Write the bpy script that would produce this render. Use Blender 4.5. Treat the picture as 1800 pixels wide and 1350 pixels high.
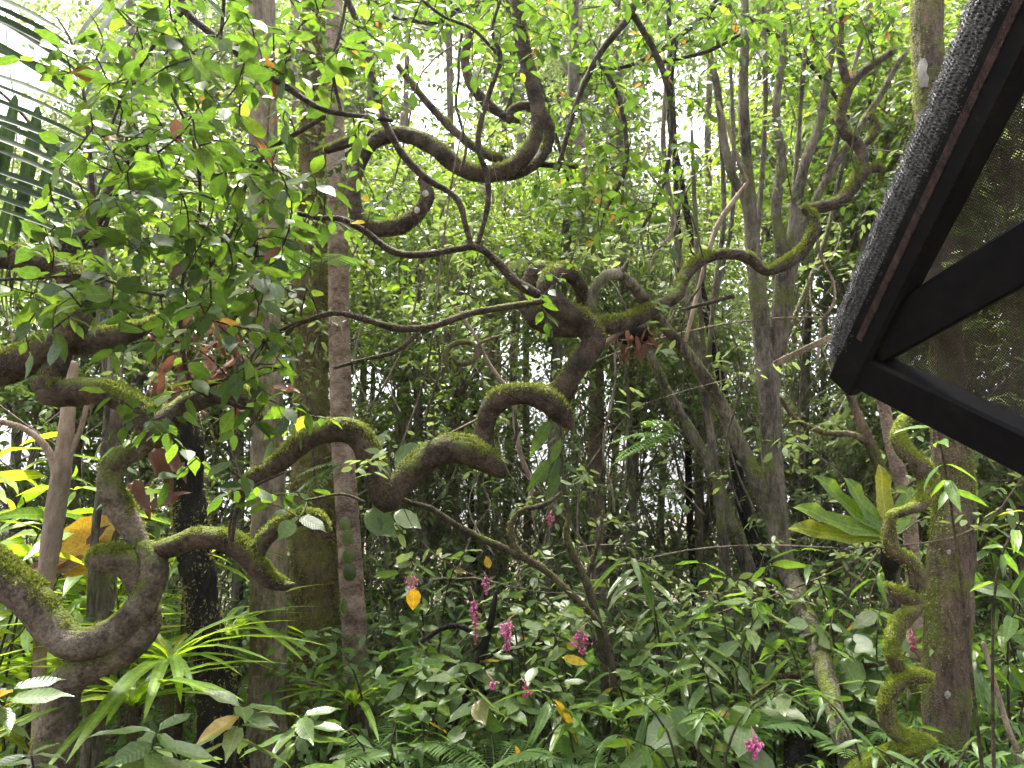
import bpy, math, random
import numpy as np
from mathutils import Vector, Matrix, noise as mnoise

for o in list(bpy.data.objects):
    bpy.data.objects.remove(o)
SC = bpy.context.scene
COL = SC.collection
rng = np.random.default_rng(7)
random.seed(7)

# ------------------------------------------------------------------ camera
CAM_Z, PITCH, FOC = 2.0, math.radians(10.0), 1300.0      # focal length in pixels of an 1800 px wide frame
cam_d = bpy.data.cameras.new('camera')
cam_d.sensor_width = 36.0
cam_d.lens = 36.0 * FOC / 1800.0
cam_d.clip_start = 0.05
cam_d.clip_end = 2000.0
cam = bpy.data.objects.new('camera', cam_d)
cam.location = (0, 0, CAM_Z)
cam.rotation_euler = (math.radians(90) + PITCH, 0, 0)
COL.objects.link(cam)
SC.camera = cam

# ------------------------------------------------------------------ sky and sun
SUN_EL, SUN_AZ = math.radians(72.0), math.radians(-25.0)   # azimuth from +Y towards +X
W = bpy.data.worlds.new('World')
SC.world = W
W.use_nodes = True
wn, wl = W.node_tree.nodes, W.node_tree.links
wn.clear()
sky = wn.new('ShaderNodeTexSky')
sky.sky_type = 'NISHITA'
sky.sun_disc = False
sky.sun_elevation = SUN_EL
sky.sun_rotation = SUN_AZ
sky.air_density = 1.0
sky.dust_density = 6.0
sky.ozone_density = 1.0
hsv = wn.new('ShaderNodeHueSaturation')
hsv.inputs['Saturation'].default_value = 0.35
bgd = wn.new('ShaderNodeBackground')
bgd.inputs['Strength'].default_value = 0.07
wo = wn.new('ShaderNodeOutputWorld')
wl.new(sky.outputs[0], hsv.inputs['Color'])
wl.new(hsv.outputs[0], bgd.inputs['Color'])
wl.new(bgd.outputs[0], wo.inputs['Surface'])
sun_d = bpy.data.lights.new('sun', 'SUN')
sun_d.energy = 2.2
sun_d.angle = math.radians(9)
sun_d.color = (1.0, 0.95, 0.86)
sun = bpy.data.objects.new('sun', sun_d)
sdir = Vector((math.sin(SUN_AZ) * math.cos(SUN_EL), math.cos(SUN_AZ) * math.cos(SUN_EL), math.sin(SUN_EL)))
sun.rotation_euler = sdir.to_track_quat('Z', 'Y').to_euler()
sun.location = (-3, 10, 20)
COL.objects.link(sun)

SC.view_settings.view_transform = 'Standard'
SC.view_settings.look = 'None'
SC.view_settings.gamma = 1.0
SC.view_settings.use_curve_mapping = False
SC.view_settings.exposure = 3.35

SC.render.engine = 'CYCLES'
cy = SC.cycles
cy.max_bounces = 14
cy.diffuse_bounces = 9
cy.glossy_bounces = 2
cy.transmission_bounces = 12
cy.transparent_max_bounces = 12
cy.sample_clamp_indirect = 6.0
cy.use_adaptive_sampling = True
cy.adaptive_threshold = 0.03
cy.use_denoising = True
cy.caustics_reflective = False
cy.caustics_refractive = False

# ------------------------------------------------------------------ projection helpers
CW = np.array([0, 0, CAM_Z])
FV = np.array([0, math.cos(PITCH), math.sin(PITCH)])
UV_ = np.array([0, -math.sin(PITCH), math.cos(PITCH)])
RV = np.array([1.0, 0, 0])


def at(px, py, Y):
    d = FV + (px - 900) / FOC * RV - (py - 675) / FOC * UV_
    return CW + d * (Y / d[1])


def m_per_px(p):
    return float((np.asarray(p) - CW) @ FV) / FOC


def proj(P):
    v = np.asarray(P) - CW
    d = v @ FV
    d = np.where(np.abs(d) < 1e-6, 1e-6, d)
    return np.stack([900 + FOC * (v @ RV) / d, 675 - FOC * (v @ UV_) / d, d], -1)


def ground_z(x, y):
    return 0.12 * math.sin(x * 0.55 + 1.0) * math.cos(y * 0.4) - 0.02 * max(0.0, y - 6)* 0.3


# ------------------------------------------------------------------ object helpers
ALL_LABELS = set()


def put(o, parent=None):
    COL.objects.link(o)
    if parent is not None:
        o.parent = parent
    return o


def tag(o, label, cat, group=None):
    ALL_LABELS.add(label)
    o['label'] = label
    o['category'] = cat
    if group:
        o['group'] = group
    return o


def thing(name, label, cat, base, group=None):
    o = bpy.data.objects.new(name, None)
    o.empty_display_size = 0.1
    o.location = tuple(base)
    put(o)
    return tag(o, label, cat, group)


def mk(name, V, F, mats, rnd=None, uv=None, smooth=True):
    """V (N,3), F (M,k) or list of such arrays"""
    V = np.asarray(V, dtype=np.float32)
    Fs = F if isinstance(F, list) else [F]
    Fs = [np.asarray(f, dtype=np.int32) for f in Fs if len(f)]
    me = bpy.data.meshes.new(name)
    nl = sum(f.size for f in Fs)
    npol = sum(len(f) for f in Fs)
    me.vertices.add(len(V))
    me.vertices.foreach_set('co', V.ravel())
    me.loops.add(nl)
    me.loops.foreach_set('vertex_index', np.concatenate([f.ravel() for f in Fs]))
    me.polygons.add(npol)
    st, c = [], 0
    for f in Fs:
        k = f.shape[1]
        st.append(c + np.arange(len(f)) * k)
        c += f.size
    me.polygons.foreach_set('loop_start', np.concatenate(st).astype(np.int32))
    me.update(calc_edges=True)
    me.validate()
    me.polygons.foreach_set('use_smooth', np.full(len(me.polygons), bool(smooth)))
    if rnd is not None:
        a = me.attributes.new('rnd', 'FLOAT', 'POINT')
        a.data.foreach_set('value', np.asarray(rnd, dtype=np.float32))
    if uv is not None:
        l = me.uv_layers.new(name='UVMap')
        idx = np.empty(len(me.loops), dtype=np.int32)
        me.loops.foreach_get('vertex_index', idx)
        l.data.foreach_set('uv', np.asarray(uv, dtype=np.float32)[idx].ravel())
    for m in (mats if isinstance(mats, (list, tuple)) else [mats]):
        me.materials.append(m)
    return me


def part(name, V, F, mat, parent, rnd=None, uv=None, smooth=True, kind=None):
    base = np.array(parent.matrix_world.translation if parent.parent is None else (0, 0, 0))
    base = np.array(parent.location) if parent.parent is None else np.array(parent.parent.location) + np.array(parent.location)
    me = mk(name, np.asarray(V) - base, F, mat, rnd, uv, smooth)
    o = bpy.data.objects.new(name, me)
    put(o, parent)
    if kind:
        o['kind'] = kind
    return o


# ------------------------------------------------------------------ geometry: tubes
def catmull(P, R, seg):
    P = np.asarray(P, float)
    R = np.asarray(R, float)
    n = len(P)
    if n == 2:
        P = np.array([P[0], (P[0] + P[1]) / 2, P[1]])
        R = np.array([R[0], (R[0] + R[1]) / 2, R[1]])
        n = 3
    E = np.vstack([2 * P[0] - P[1], P, 2 * P[-1] - P[-2]])
    outP, outR = [], []
    for i in range(n - 1):
        p0, p1, p2, p3 = E[i], E[i + 1], E[i + 2], E[i + 3]
        L = np.linalg.norm(p2 - p1)
        k = max(1, int(math.ceil(L / seg)))
        t = np.arange(k)[:, None] / k
        outP.append(0.5 * ((2 * p1) + (-p0 + p2) * t + (2 * p0 - 5 * p1 + 4 * p2 - p3) * t ** 2 + (-p0 + 3 * p1 - 3 * p2 + p3) * t ** 3))
        s = t[:, 0] * t[:, 0] * (3 - 2 * t[:, 0])
        outR.append(R[i] + (R[i + 1] - R[i]) * s)
    outP.append(P[-1:])
    outR.append(R[-1:])
    return np.vstack(outP), np.concatenate(outR)


def tube(P, R, sides=10, seg=0.03, amp=0.0, freq=6.0, cap=True, wob=0.0, fine=0.0):
    """returns V, F(quads), N(normals)"""
    P, R = catmull(P, R, seg)
    if wob:
        for i in range(len(P)):
            q = Vector(P[i] * 2.3)
            P[i] += wob * np.array(mnoise.noise_vector(q))
    n = len(P)
    T = np.gradient(P, axis=0)
    T /= np.linalg.norm(T, axis=1)[:, None] + 1e-9
    if cap:
        # rounded ends
        e0 = [P[0] - T[0] * R[0] * a for a in (0.75, 0.45)]
        e1 = [P[-1] + T[-1] * R[-1] * a for a in (0.45, 0.75)]
        P = np.vstack([e0, P, e1])
        R = np.concatenate([[R[0] * 0.02, R[0] * 0.72], R, [R[-1] * 0.72, R[-1] * 0.02]])
        T = np.vstack([T[:1], T[:1], T, T[-1:], T[-1:]])
        n = len(P)
    a = np.array([0, 0, 1.0]) if abs(T[0][2]) < 0.9 else np.array([0, 1.0, 0])
    u = np.cross(T[0], a)
    u /= np.linalg.norm(u)
    ang = np.arange(sides) * 2 * math.pi / sides
    ca, sa = np.cos(ang), np.sin(ang)
    V = np.empty((n, sides, 3))
    N = np.empty((n, sides, 3))
    for i in range(n):
        u = u - T[i] * (u @ T[i])
        u /= np.linalg.norm(u) + 1e-9
        w = np.cross(T[i], u)
        d = ca[:, None] * u + sa[:, None] * w
        N[i] = d
        V[i] = P[i] + R[i] * d
    if amp > 0:
        off = 17.3
        for i in range(n):
            for j in range(sides):
                q = V[i, j]
                k = mnoise.noise(Vector((q[0] * freq + off, q[1] * freq, q[2] * freq)))
                k2 = mnoise.noise(Vector((q[0] * freq * 3.1, q[1] * freq * 3.1 + off, q[2] * freq * 3.1)))
                f = 0.0
                if fine:
                    f = fine * mnoise.noise(Vector((q[0] * freq * 9, q[1] * freq * 9 + off, q[2] * freq * 9)))
                V[i, j] = q + N[i, j] * R[i] * (amp * k + amp * 0.45 * k2 + f)
    idx = np.arange(n * sides).reshape(n, sides)
    nx = np.roll(idx, -1, axis=1)
    F = np.stack([idx[:-1], nx[:-1], nx[1:], idx[1:]], -1).reshape(-1, 4)
    return V.reshape(-1, 3), F, N.reshape(-1, 3)


class Mesh:
    def __init__(s):
        s.V, s.F, s.N, s.n = [], [], [], 0

    def add(s, V, F, N=None):
        s.V.append(V)
        s.F.append(np.asarray(F) + s.n)
        s.N.append(N if N is not None else np.zeros_like(V))
        s.n += len(V)

    def tube(s, P, R, **k):
        s.add(*tube(P, R, **k))

    def get(s):
        return np.vstack(s.V), np.vstack(s.F), np.vstack(s.N)


def trace(pts, Y=None):
    """[(px,py[,Y],w)] -> world points and radii.  With Y given the tuples are (px,py,w) or (px,py,w,dY)"""
    P, R = [], []
    for t in pts:
        y = Y + (t[3] if len(t) > 3 else 0.0)
        p = at(t[0], t[1], y)
        P.append(p)
        R.append(0.5 * t[2] * m_per_px(p))
    return np.array(P), np.array(R)


def to_ground(P, R, flare=1.15):
    """adds a point at the ground below the last point"""
    b = P[-1].copy()
    b[2] = ground_z(b[0], b[1]) - 0.12
    d = P[-1] - P[-2]
    b[0] += d[0] * 0.5
    return np.vstack([P, b]), np.append(R, R[-1] * flare)


def moss_tufts(V, N, count, length, up=0.25, thr=0.05, freq=3.0, spread=0.8, side=0.0, seed=1, hang=0.0):
    """small blades standing on a surface sampled at vertices V with normals N"""
    r = np.random.default_rng(seed)
    w = np.clip((N[:, 2] - up) / 0.5, 0, 1) * (1 - side) + side
    keep = np.zeros(len(V), bool)
    nz = np.array([mnoise.noise(Vector(v * freq)) + 0.5 * mnoise.noise(Vector(v * freq * 3.7)) for v in V])
    w = w * np.clip((nz - thr) / 0.2 + 0.5, 0, 1)
    if w.sum() <= 0:
        return None
    ids = r.choice(len(V), size=count, p=w / w.sum())
    base = V[ids] + r.normal(0, length * 0.9, (count, 3)) * (1 - np.abs(N[ids])) * 0.9 + N[ids] * length * -0.12
    d = N[ids] + r.normal(0, spread, (count, 3)) + np.array([0, 0, 0.35 - hang])
    d /= np.linalg.norm(d, axis=1)[:, None]
    s = np.cross(d, r.normal(0, 1, (count, 3)))
    s /= np.linalg.norm(s, axis=1)[:, None] + 1e-9
    L = length * r.uniform(0.45, 1.3, count)[:, None]
    wd = L * r.uniform(0.12, 0.3, count)[:, None]
    VV = np.stack([base - s * wd, base + s * wd, base + d * L], 1).reshape(-1, 3)
    FF = np.arange(count * 3).reshape(-1, 3)
    rnd = np.repeat(r.uniform(0, 1, count), 3)
    return VV, FF, rnd


# ------------------------------------------------------------------ geometry: leaves
def leaf_template(stations, fold=0.18, droop=0.12, curl=0.0):
    """stations: [(t, halfwidth)]; first and last are points. local x along, y across, z normal. width given relative to unit length"""
    V, U = [], []
    tri = []
    rows = []
    for i, (t, w) in enumerate(stations):
        z = -droop * t * t + curl * math.sin(t * 9)*0.03
        if i == 0 or i == len(stations) - 1:
            rows.append([len(V)])
            V.append((t, 0, z)); U.append((0.5, t))
        else:
            rows.append([len(V), len(V) + 1, len(V) + 2])
            rip = curl * 0.02 * math.sin(t * 17)
            V += [(t, -w, z + fold * w + rip), (t, 0, z), (t, w, z + fold * w - rip)]
            U += [(0.5 - w * 2.0, t), (0.5, t), (0.5 + w * 2.0, t)]
    for a, b in zip(rows[:-1], rows[1:]):
        if len(a) == 1:
            tri += [(a[0], b[1], b[0]), (a[0], b[2], b[1])]
        elif len(b) == 1:
            tri += [(a[0], a[1], b[0]), (a[1], a[2], b[0])]
        else:
            tri += [(a[0], a[1], b[1]), (a[0], b[1], b[0]), (a[1], a[2], b[2]), (a[1], b[2], b[1])]
    return np.array(V, float), np.array(tri), np.array(U, float)


LEAF_OVAL = leaf_template([(0, 0), (0.09, 0.012), (0.2, 0.15), (0.42, 0.245), (0.66, 0.22), (0.85, 0.10), (1, 0)], 0.22, 0.14)
LEAF_OVAL2 = leaf_template([(0, 0), (0.08, 0.012), (0.22, 0.19), (0.45, 0.27), (0.7, 0.21), (0.88, 0.075), (1, 0)], 0.1, 0.30, 1.0)
LEAF_LANCE = leaf_template([(0, 0), (0.07, 0.012), (0.2, 0.10), (0.42, 0.165), (0.65, 0.14), (0.85, 0.055), (1, 0)], 0.3, 0.22, 0.8)
LEAF_LONG = leaf_template([(0, 0), (0.05, 0.02), (0.2, 0.075), (0.45, 0.10), (0.7, 0.08), (0.88, 0.035), (1, 0)], 0.4, 0.45, 0.6)
LEAF_BROAD = leaf_template([(0, 0), (0.08, 0.015), (0.2, 0.2), (0.4, 0.31), (0.65, 0.27), (0.85, 0.13), (1, 0)], 0.15, 0.2, 1.0)
LEAF_STRAP = leaf_template([(0, 0), (0.15, 0.022), (0.35, 0.03), (0.55, 0.032), (0.75, 0.026), (0.9, 0.014), (1, 0)], 0.5, 0.75)
HEX = (np.array([(0, 0, 0), (0.28, -0.42, 0.02), (0.28, 0.42, 0.02), (0.66, -0.40, -0.04), (0.66, 0.40, -0.04), (1, 0, -0.13)], float),
       np.array([(0, 2, 1), (1, 2, 4), (1, 4, 3), (3, 4, 5)]))
DIA = (np.array([(0, 0, 0), (0.45, -0.5, -0.02), (0.45, 0.5, -0.02), (1, 0, -0.1)], float), np.array([(0, 2, 1), (1, 2, 3)]))


def frames(D, n_up):
    """unit frames from directions D (N,3) and approximate normals"""
    D = D / (np.linalg.norm(D, axis=1)[:, None] + 1e-9)
    S = np.cross(n_up, D)
    S /= np.linalg.norm(S, axis=1)[:, None] + 1e-9
    N = np.cross(D, S)
    return D, S, N


def leaf_mass(C, D, NU, L, Wd, tpl=HEX, seed=0):
    D, S, N = frames(D, NU)
    TV, TF = tpl[0], tpl[1]
    n = len(C)
    V = (C[:, None, :] + TV[None, :, 0:1] * (D * L[:, None])[:, None, :] + TV[None, :, 1:2] * (S * Wd[:, None])[:, None, :]
         + TV[None, :, 2:3] * (N * L[:, None])[:, None, :])
    F = TF[None] + (np.arange(n) * len(TV))[:, None, None]
    r = np.random.default_rng(seed).uniform(0, 1, n)
    return V.reshape(-1, 3), F.reshape(-1, TF.shape[1]), np.repeat(r, len(TV))


def emit_leaves(parent, specs, tpl, mat, mesh_cache, cap=300, name='leaf', rest='foliage', min_px=10):
    """specs: list of (pos, dir, normal, length, widthscale). The largest in view become objects, the rest one joined part."""
    if not specs:
        return
    C = np.array([s[0] for s in specs])
    D = np.array([s[1] for s in specs])
    NU = np.array([s[2] for s in specs])
    L = np.array([s[3] for s in specs])
    Ws = np.array([s[4] for s in specs])
    D, S, N = frames(D, NU)
    pr = proj(C)
    px = L / np.maximum(pr[:, 2], 0.1) * FOC
    inside = (pr[:, 2] > 0.2) & (pr[:, 0] > -60) & (pr[:, 0] < 1860) & (pr[:, 1] > -60) & (pr[:, 1] < 1410)
    score = np.where(inside, px, 0)
    order = np.argsort(-score)
    solo = [i for i in order[:cap] if score[i] >= min_px]
    base = np.array(parent.location)
    key = (id(tpl[0]), mat.name)
    if key not in mesh_cache:
        mesh_cache[key] = mk(name, tpl[0], tpl[1], mat, None, tpl[2])
    me = mesh_cache[key]
    for i in solo:
        o = bpy.data.objects.new(name, me)
        M = Matrix.Identity(4)
        d, s, n_ = D[i] * L[i], S[i] * L[i] * Ws[i], N[i] * L[i]
        p = C[i] - base
        for r_ in range(3):
            M[r_][0], M[r_][1], M[r_][2], M[r_][3] = d[r_], s[r_], n_[r_], p[r_]
        o.parent = parent
        o.matrix_local = M
        COL.objects.link(o)
    ss = set(solo)
    left = np.array([i for i in range(len(specs)) if i not in ss], dtype=int)
    if len(left):
        TV, TF, TU = tpl
        V = (C[left][:, None] + TV[None, :, 0:1] * (D[left] * L[left][:, None])[:, None] + TV[None, :, 1:2] * (S[left] * (L * Ws)[left][:, None])[:, None]
             + TV[None, :, 2:3] * (N[left] * L[left][:, None])[:, None]).reshape(-1, 3)
        F = (TF[None] + (np.arange(len(left)) * len(TV))[:, None, None]).reshape(-1, 3)
        part(rest, V, F, mat, parent, np.repeat(rng.uniform(0, 1, len(left)), len(TV)), np.tile(TU, (len(left), 1)), kind='stuff')


CACHE = {}

# ------------------------------------------------------------------ materials
def new_mat(name):
    m = bpy.data.materials.new(name)
    m.use_nodes = True
    nt = m.node_tree
    nt.nodes.clear()
    return m, nt.nodes, nt.links


def ramp(nodes, stops, interp='LINEAR'):
    r = nodes.new('ShaderNodeValToRGB')
    r.color_ramp.interpolation = interp
    els = r.color_ramp.elements
    while len(els) > 1:
        els.remove(els[-1])
    els[0].position = stops[0][0]
    els[0].color = (*stops[0][1], 1) if len(stops[0][1]) == 3 else stops[0][1]
    for p, c in stops[1:]:
        e = els.new(p)
        e.color = (*c, 1) if len(c) == 3 else c
    return r


def math_n(nodes, links, op, a, b=None, clamp=False):
    n = nodes.new('ShaderNodeMath')
    n.operation = op
    n.use_clamp = clamp
    for i, x in enumerate((a, b)):
        if x is None:
            continue
        if isinstance(x, (int, float)):
            n.inputs[i].default_value = x
        else:
            links.new(x, n.inputs[i])
    return n.outputs[0]


def mixrgb(nodes, links, fac, a, b, mode='MIX'):
    n = nodes.new('ShaderNodeMix')
    n.data_type = 'RGBA'
    n.blend_type = mode
    for sock, x in ((n.inputs[0], fac), (n.inputs[6], a), (n.inputs[7], b)):
        if isinstance(x, (int, float)):
            sock.default_value = x
        elif isinstance(x, tuple):
            sock.default_value = (*x, 1) if len(x) == 3 else x
        else:
            links.new(x, sock)
    return n.outputs[2]


def leaf_mat(name, stops, tr=(0.20, 0.36, 0.03), fac=0.45, rough=0.38, veins=0, spots=0.0, spec=0.5, trm=None):
    m, n, l = new_mat(name)
    out = n.new('ShaderNodeOutputMaterial')
    at_ = n.new('ShaderNodeAttribute')
    at_.attribute_name = 'rnd'
    oi = n.new('ShaderNodeObjectInfo')
    s = math_n(n, l, 'ADD', at_.outputs['Fac'], oi.outputs['Random'])
    s = math_n(n, l, 'FRACT', s)
    cr = ramp(n, stops)
    l.new(s, cr.inputs[0])
    col = cr.outputs[0]
    tc = n.new('ShaderNodeTexCoord')
    ge = n.new('ShaderNodeNewGeometry')
    nz = n.new('ShaderNodeTexNoise')
    nz.inputs['Scale'].default_value = 55.0
    nz.inputs['Detail'].default_value = 3.0
    l.new(ge.outputs['Position'], nz.inputs['Vector'])
    if veins:
        vr = ramp(n, [(0.3, (0.72, 0.72, 0.72)), (0.75, (1.2, 1.2, 1.15))])
        l.new(nz.outputs[0], vr.inputs[0])
        col = mixrgb(n, l, 1.0, col, vr.outputs[0], 'MULTIPLY')
    bump = None
    hfac = None
    if veins:
        sep = n.new('ShaderNodeSeparateXYZ')
        l.new(tc.outputs['UV'], sep.inputs[0])
        u = math_n(n, l, 'SUBTRACT', sep.outputs[0], 0.5)
        u = math_n(n, l, 'ABSOLUTE', u)
        mid = math_n(n, l, 'LESS_THAN', u, 0.018)
        if veins == 1:      # pinnate
            k = math_n(n, l, 'SUBTRACT', math_n(n, l, 'MULTIPLY', sep.outputs[1], 11.0), math_n(n, l, 'MULTIPLY', u, 6.0))
        else:               # lengthwise ribs
            k = math_n(n, l, 'MULTIPLY', u, 11.0)
        k = math_n(n, l, 'FRACT', k)
        k = math_n(n, l, 'SUBTRACT', k, 0.5)
        k = math_n(n, l, 'ABSOLUTE', k)
        side = math_n(n, l, 'LESS_THAN', k, 0.07)
        hfac = math_n(n, l, 'MAXIMUM', mid, math_n(n, l, 'MULTIPLY', side, 0.4))
        light = mixrgb(n, l, 1.0, col, (1.5, 1.45, 1.3), 'MULTIPLY')
        col = mixrgb(n, l, hfac, col, light)
        bump = n.new('ShaderNodeBump')
        bump.inputs['Strength'].default_value = 0.35
        bump.inputs['Distance'].default_value = 0.004
        l.new(k, bump.inputs['Height'])
    trc = mixrgb(n, l, 1.0, col, trm or (tr[0] / 0.09, tr[1] / 0.16, tr[2] / 0.035), 'MULTIPLY')
    if spots:
        vo = n.new('ShaderNodeTexNoise')
        vo.inputs['Scale'].default_value = 140.0
        vo.inputs['Detail'].default_value = 1.0
        l.new(ge.outputs['Position'], vo.inputs['Vector'])
        sp = ramp(n, [(0.66, (0, 0, 0)), (0.71, (1, 1, 1))])
        l.new(vo.outputs[0], sp.inputs[0])
        f = math_n(n, l, 'MULTIPLY', sp.outputs[0], spots)
        col = mixrgb(n, l, f, col, (0.035, 0.035, 0.012))
        trc = mixrgb(n, l, f, trc, (0.03, 0.035, 0.01))
    pb = n.new('ShaderNodeBsdfPrincipled')
    pb.inputs['Roughness'].default_value = rough
    pb.inputs['Specular IOR Level'].default_value = spec
    l.new(col, pb.inputs['Base Color'])
    if bump:
        l.new(bump.outputs[0], pb.inputs['Normal'])
    tl = n.new('ShaderNodeBsdfTranslucent')
    l.new(trc, tl.inputs['Color'])
    mx = n.new('ShaderNodeMixShader')
    mx.inputs[0].default_value = fac
    l.new(pb.outputs[0], mx.inputs[1])
    l.new(tl.outputs[0], mx.inputs[2])
    l.new(mx.outputs[0], out.inputs[0])
    return m


G_NEAR = [(0, (0.028, 0.058, 0.013)), (0.35, (0.043, 0.087, 0.016)), (0.7, (0.060, 0.115, 0.018)), (0.95, (0.095, 0.16, 0.022)), (0.985, (0.15, 0.18, 0.03)), (0.993, (0.18, 0.08, 0.03)), (1, (0.16, 0.07, 0.03))]
G_MID = [(0, (0.058, 0.10, 0.022)), (0.5, (0.088, 0.148, 0.03)), (0.9, (0.118, 0.185, 0.036)), (0.985, (0.15, 0.2, 0.03)), (1, (0.2, 0.12, 0.03))]
G_COOL = [(0, (0.055, 0.095, 0.03)), (0.4, (0.085, 0.14, 0.04)), (0.8, (0.125, 0.18, 0.065)), (0.975, (0.17, 0.21, 0.09)), (0.985, (0.25, 0.17, 0.02)), (1, (0.25, 0.17, 0.02))]
G_YEL = [(0, (0.09, 0.17, 0.02)), (0.6, (0.12, 0.21, 0.025)), (0.93, (0.17, 0.24, 0.03)), (1, (0.24, 0.24, 0.03))]
M_LEAF = leaf_mat('leaf_green', G_NEAR, (0.175, 0.30, 0.032), 0.44, 0.45, 1, 0.85, 0.35)
M_MID = leaf_mat('leaf_mid', G_MID, (0.17, 0.28, 0.034), 0.46, 0.42)
M_COOL = leaf_mat('leaf_glossy', G_COOL, (0.15, 0.28, 0.03), 0.35, 0.32, 1, 0.5, 0.6)
M_RIB = leaf_mat('leaf_ribbed', G_COOL, (0.15, 0.28, 0.035), 0.35, 0.32, 2, 0.5, 0.6)
M_YEL = leaf_mat('leaf_yellow_green', G_YEL, (0.24, 0.38, 0.03), 0.5, 0.4, 1, 0.2)
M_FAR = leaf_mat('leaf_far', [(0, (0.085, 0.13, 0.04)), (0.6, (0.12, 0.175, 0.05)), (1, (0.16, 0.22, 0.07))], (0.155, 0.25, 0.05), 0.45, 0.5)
M_FRESH = leaf_mat('leaf_fresh', [(0, (0.06, 0.12, 0.025)), (0.5, (0.09, 0.165, 0.03)), (0.97, (0.13, 0.21, 0.04)), (0.985, (0.25, 0.18, 0.03)), (1, (0.25, 0.17, 0.02))], (0.17, 0.31, 0.03), 0.42, 0.36, 2, 0.4, 0.45)
M_FERN = leaf_mat('leaf_fern', [(0, (0.065, 0.125, 0.035)), (0.6, (0.095, 0.17, 0.045)), (1, (0.13, 0.22, 0.05))], (0.18, 0.34, 0.03), 0.42, 0.45)
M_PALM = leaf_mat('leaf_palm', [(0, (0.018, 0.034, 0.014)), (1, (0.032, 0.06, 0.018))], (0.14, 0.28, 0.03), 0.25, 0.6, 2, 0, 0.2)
M_DEAD = leaf_mat('leaf_dead', [(0, (0.07, 0.032, 0.02)), (0.6, (0.13, 0.06, 0.035)), (1, (0.21, 0.11, 0.07))], (0.30, 0.12, 0.03), 0.25, 0.6, 1, trm=(1.3, 1.0, 0.8))
M_MOSSB = leaf_mat('moss_bright', [(0, (0.13, 0.17, 0.02)), (0.5, (0.2, 0.25, 0.025)), (1, (0.3, 0.34, 0.04))], (0.24, 0.32, 0.03), 0.35, 0.7, trm=(1.4, 1.4, 1.2))
M_GOLD = leaf_mat('leaf_golden', [(0, (0.58, 0.36, 0.02)), (1, (0.62, 0.46, 0.03))], (0.9, 0.42, 0.02), 0.5, 0.5, 1, 0.6, trm=(1.2, 1.0, 0.8))
M_PINK = leaf_mat('flower_pink', [(0, (0.45, 0.06, 0.22)), (0.6, (0.6, 0.11, 0.34)), (1, (0.7, 0.3, 0.5))], (1.0, 0.12, 0.3), 0.3, 0.45, trm=(0.9, 0.9, 0.9))
M_RED = leaf_mat('flower_red', [(0, (0.30, 0.05, 0.10)), (1, (0.42, 0.12, 0.2))], (0.8, 0.1, 0.1), 0.25, 0.45, trm=(0.9, 0.9, 0.9))
M_MOSS = leaf_mat('moss', [(0, (0.085, 0.11, 0.018)), (0.5, (0.14, 0.17, 0.022)), (1, (0.22, 0.24, 0.035))], (0.24, 0.32, 0.03), 0.35, 0.7, trm=(1.5, 1.5, 1.2))
M_MOSSY = leaf_mat('moss_olive', [(0, (0.12, 0.11, 0.03)), (0.5, (0.19, 0.18, 0.05)), (1, (0.27, 0.25, 0.08))], (0.26, 0.25, 0.03), 0.3, 0.8, trm=(1.4, 1.4, 1.2))


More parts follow.
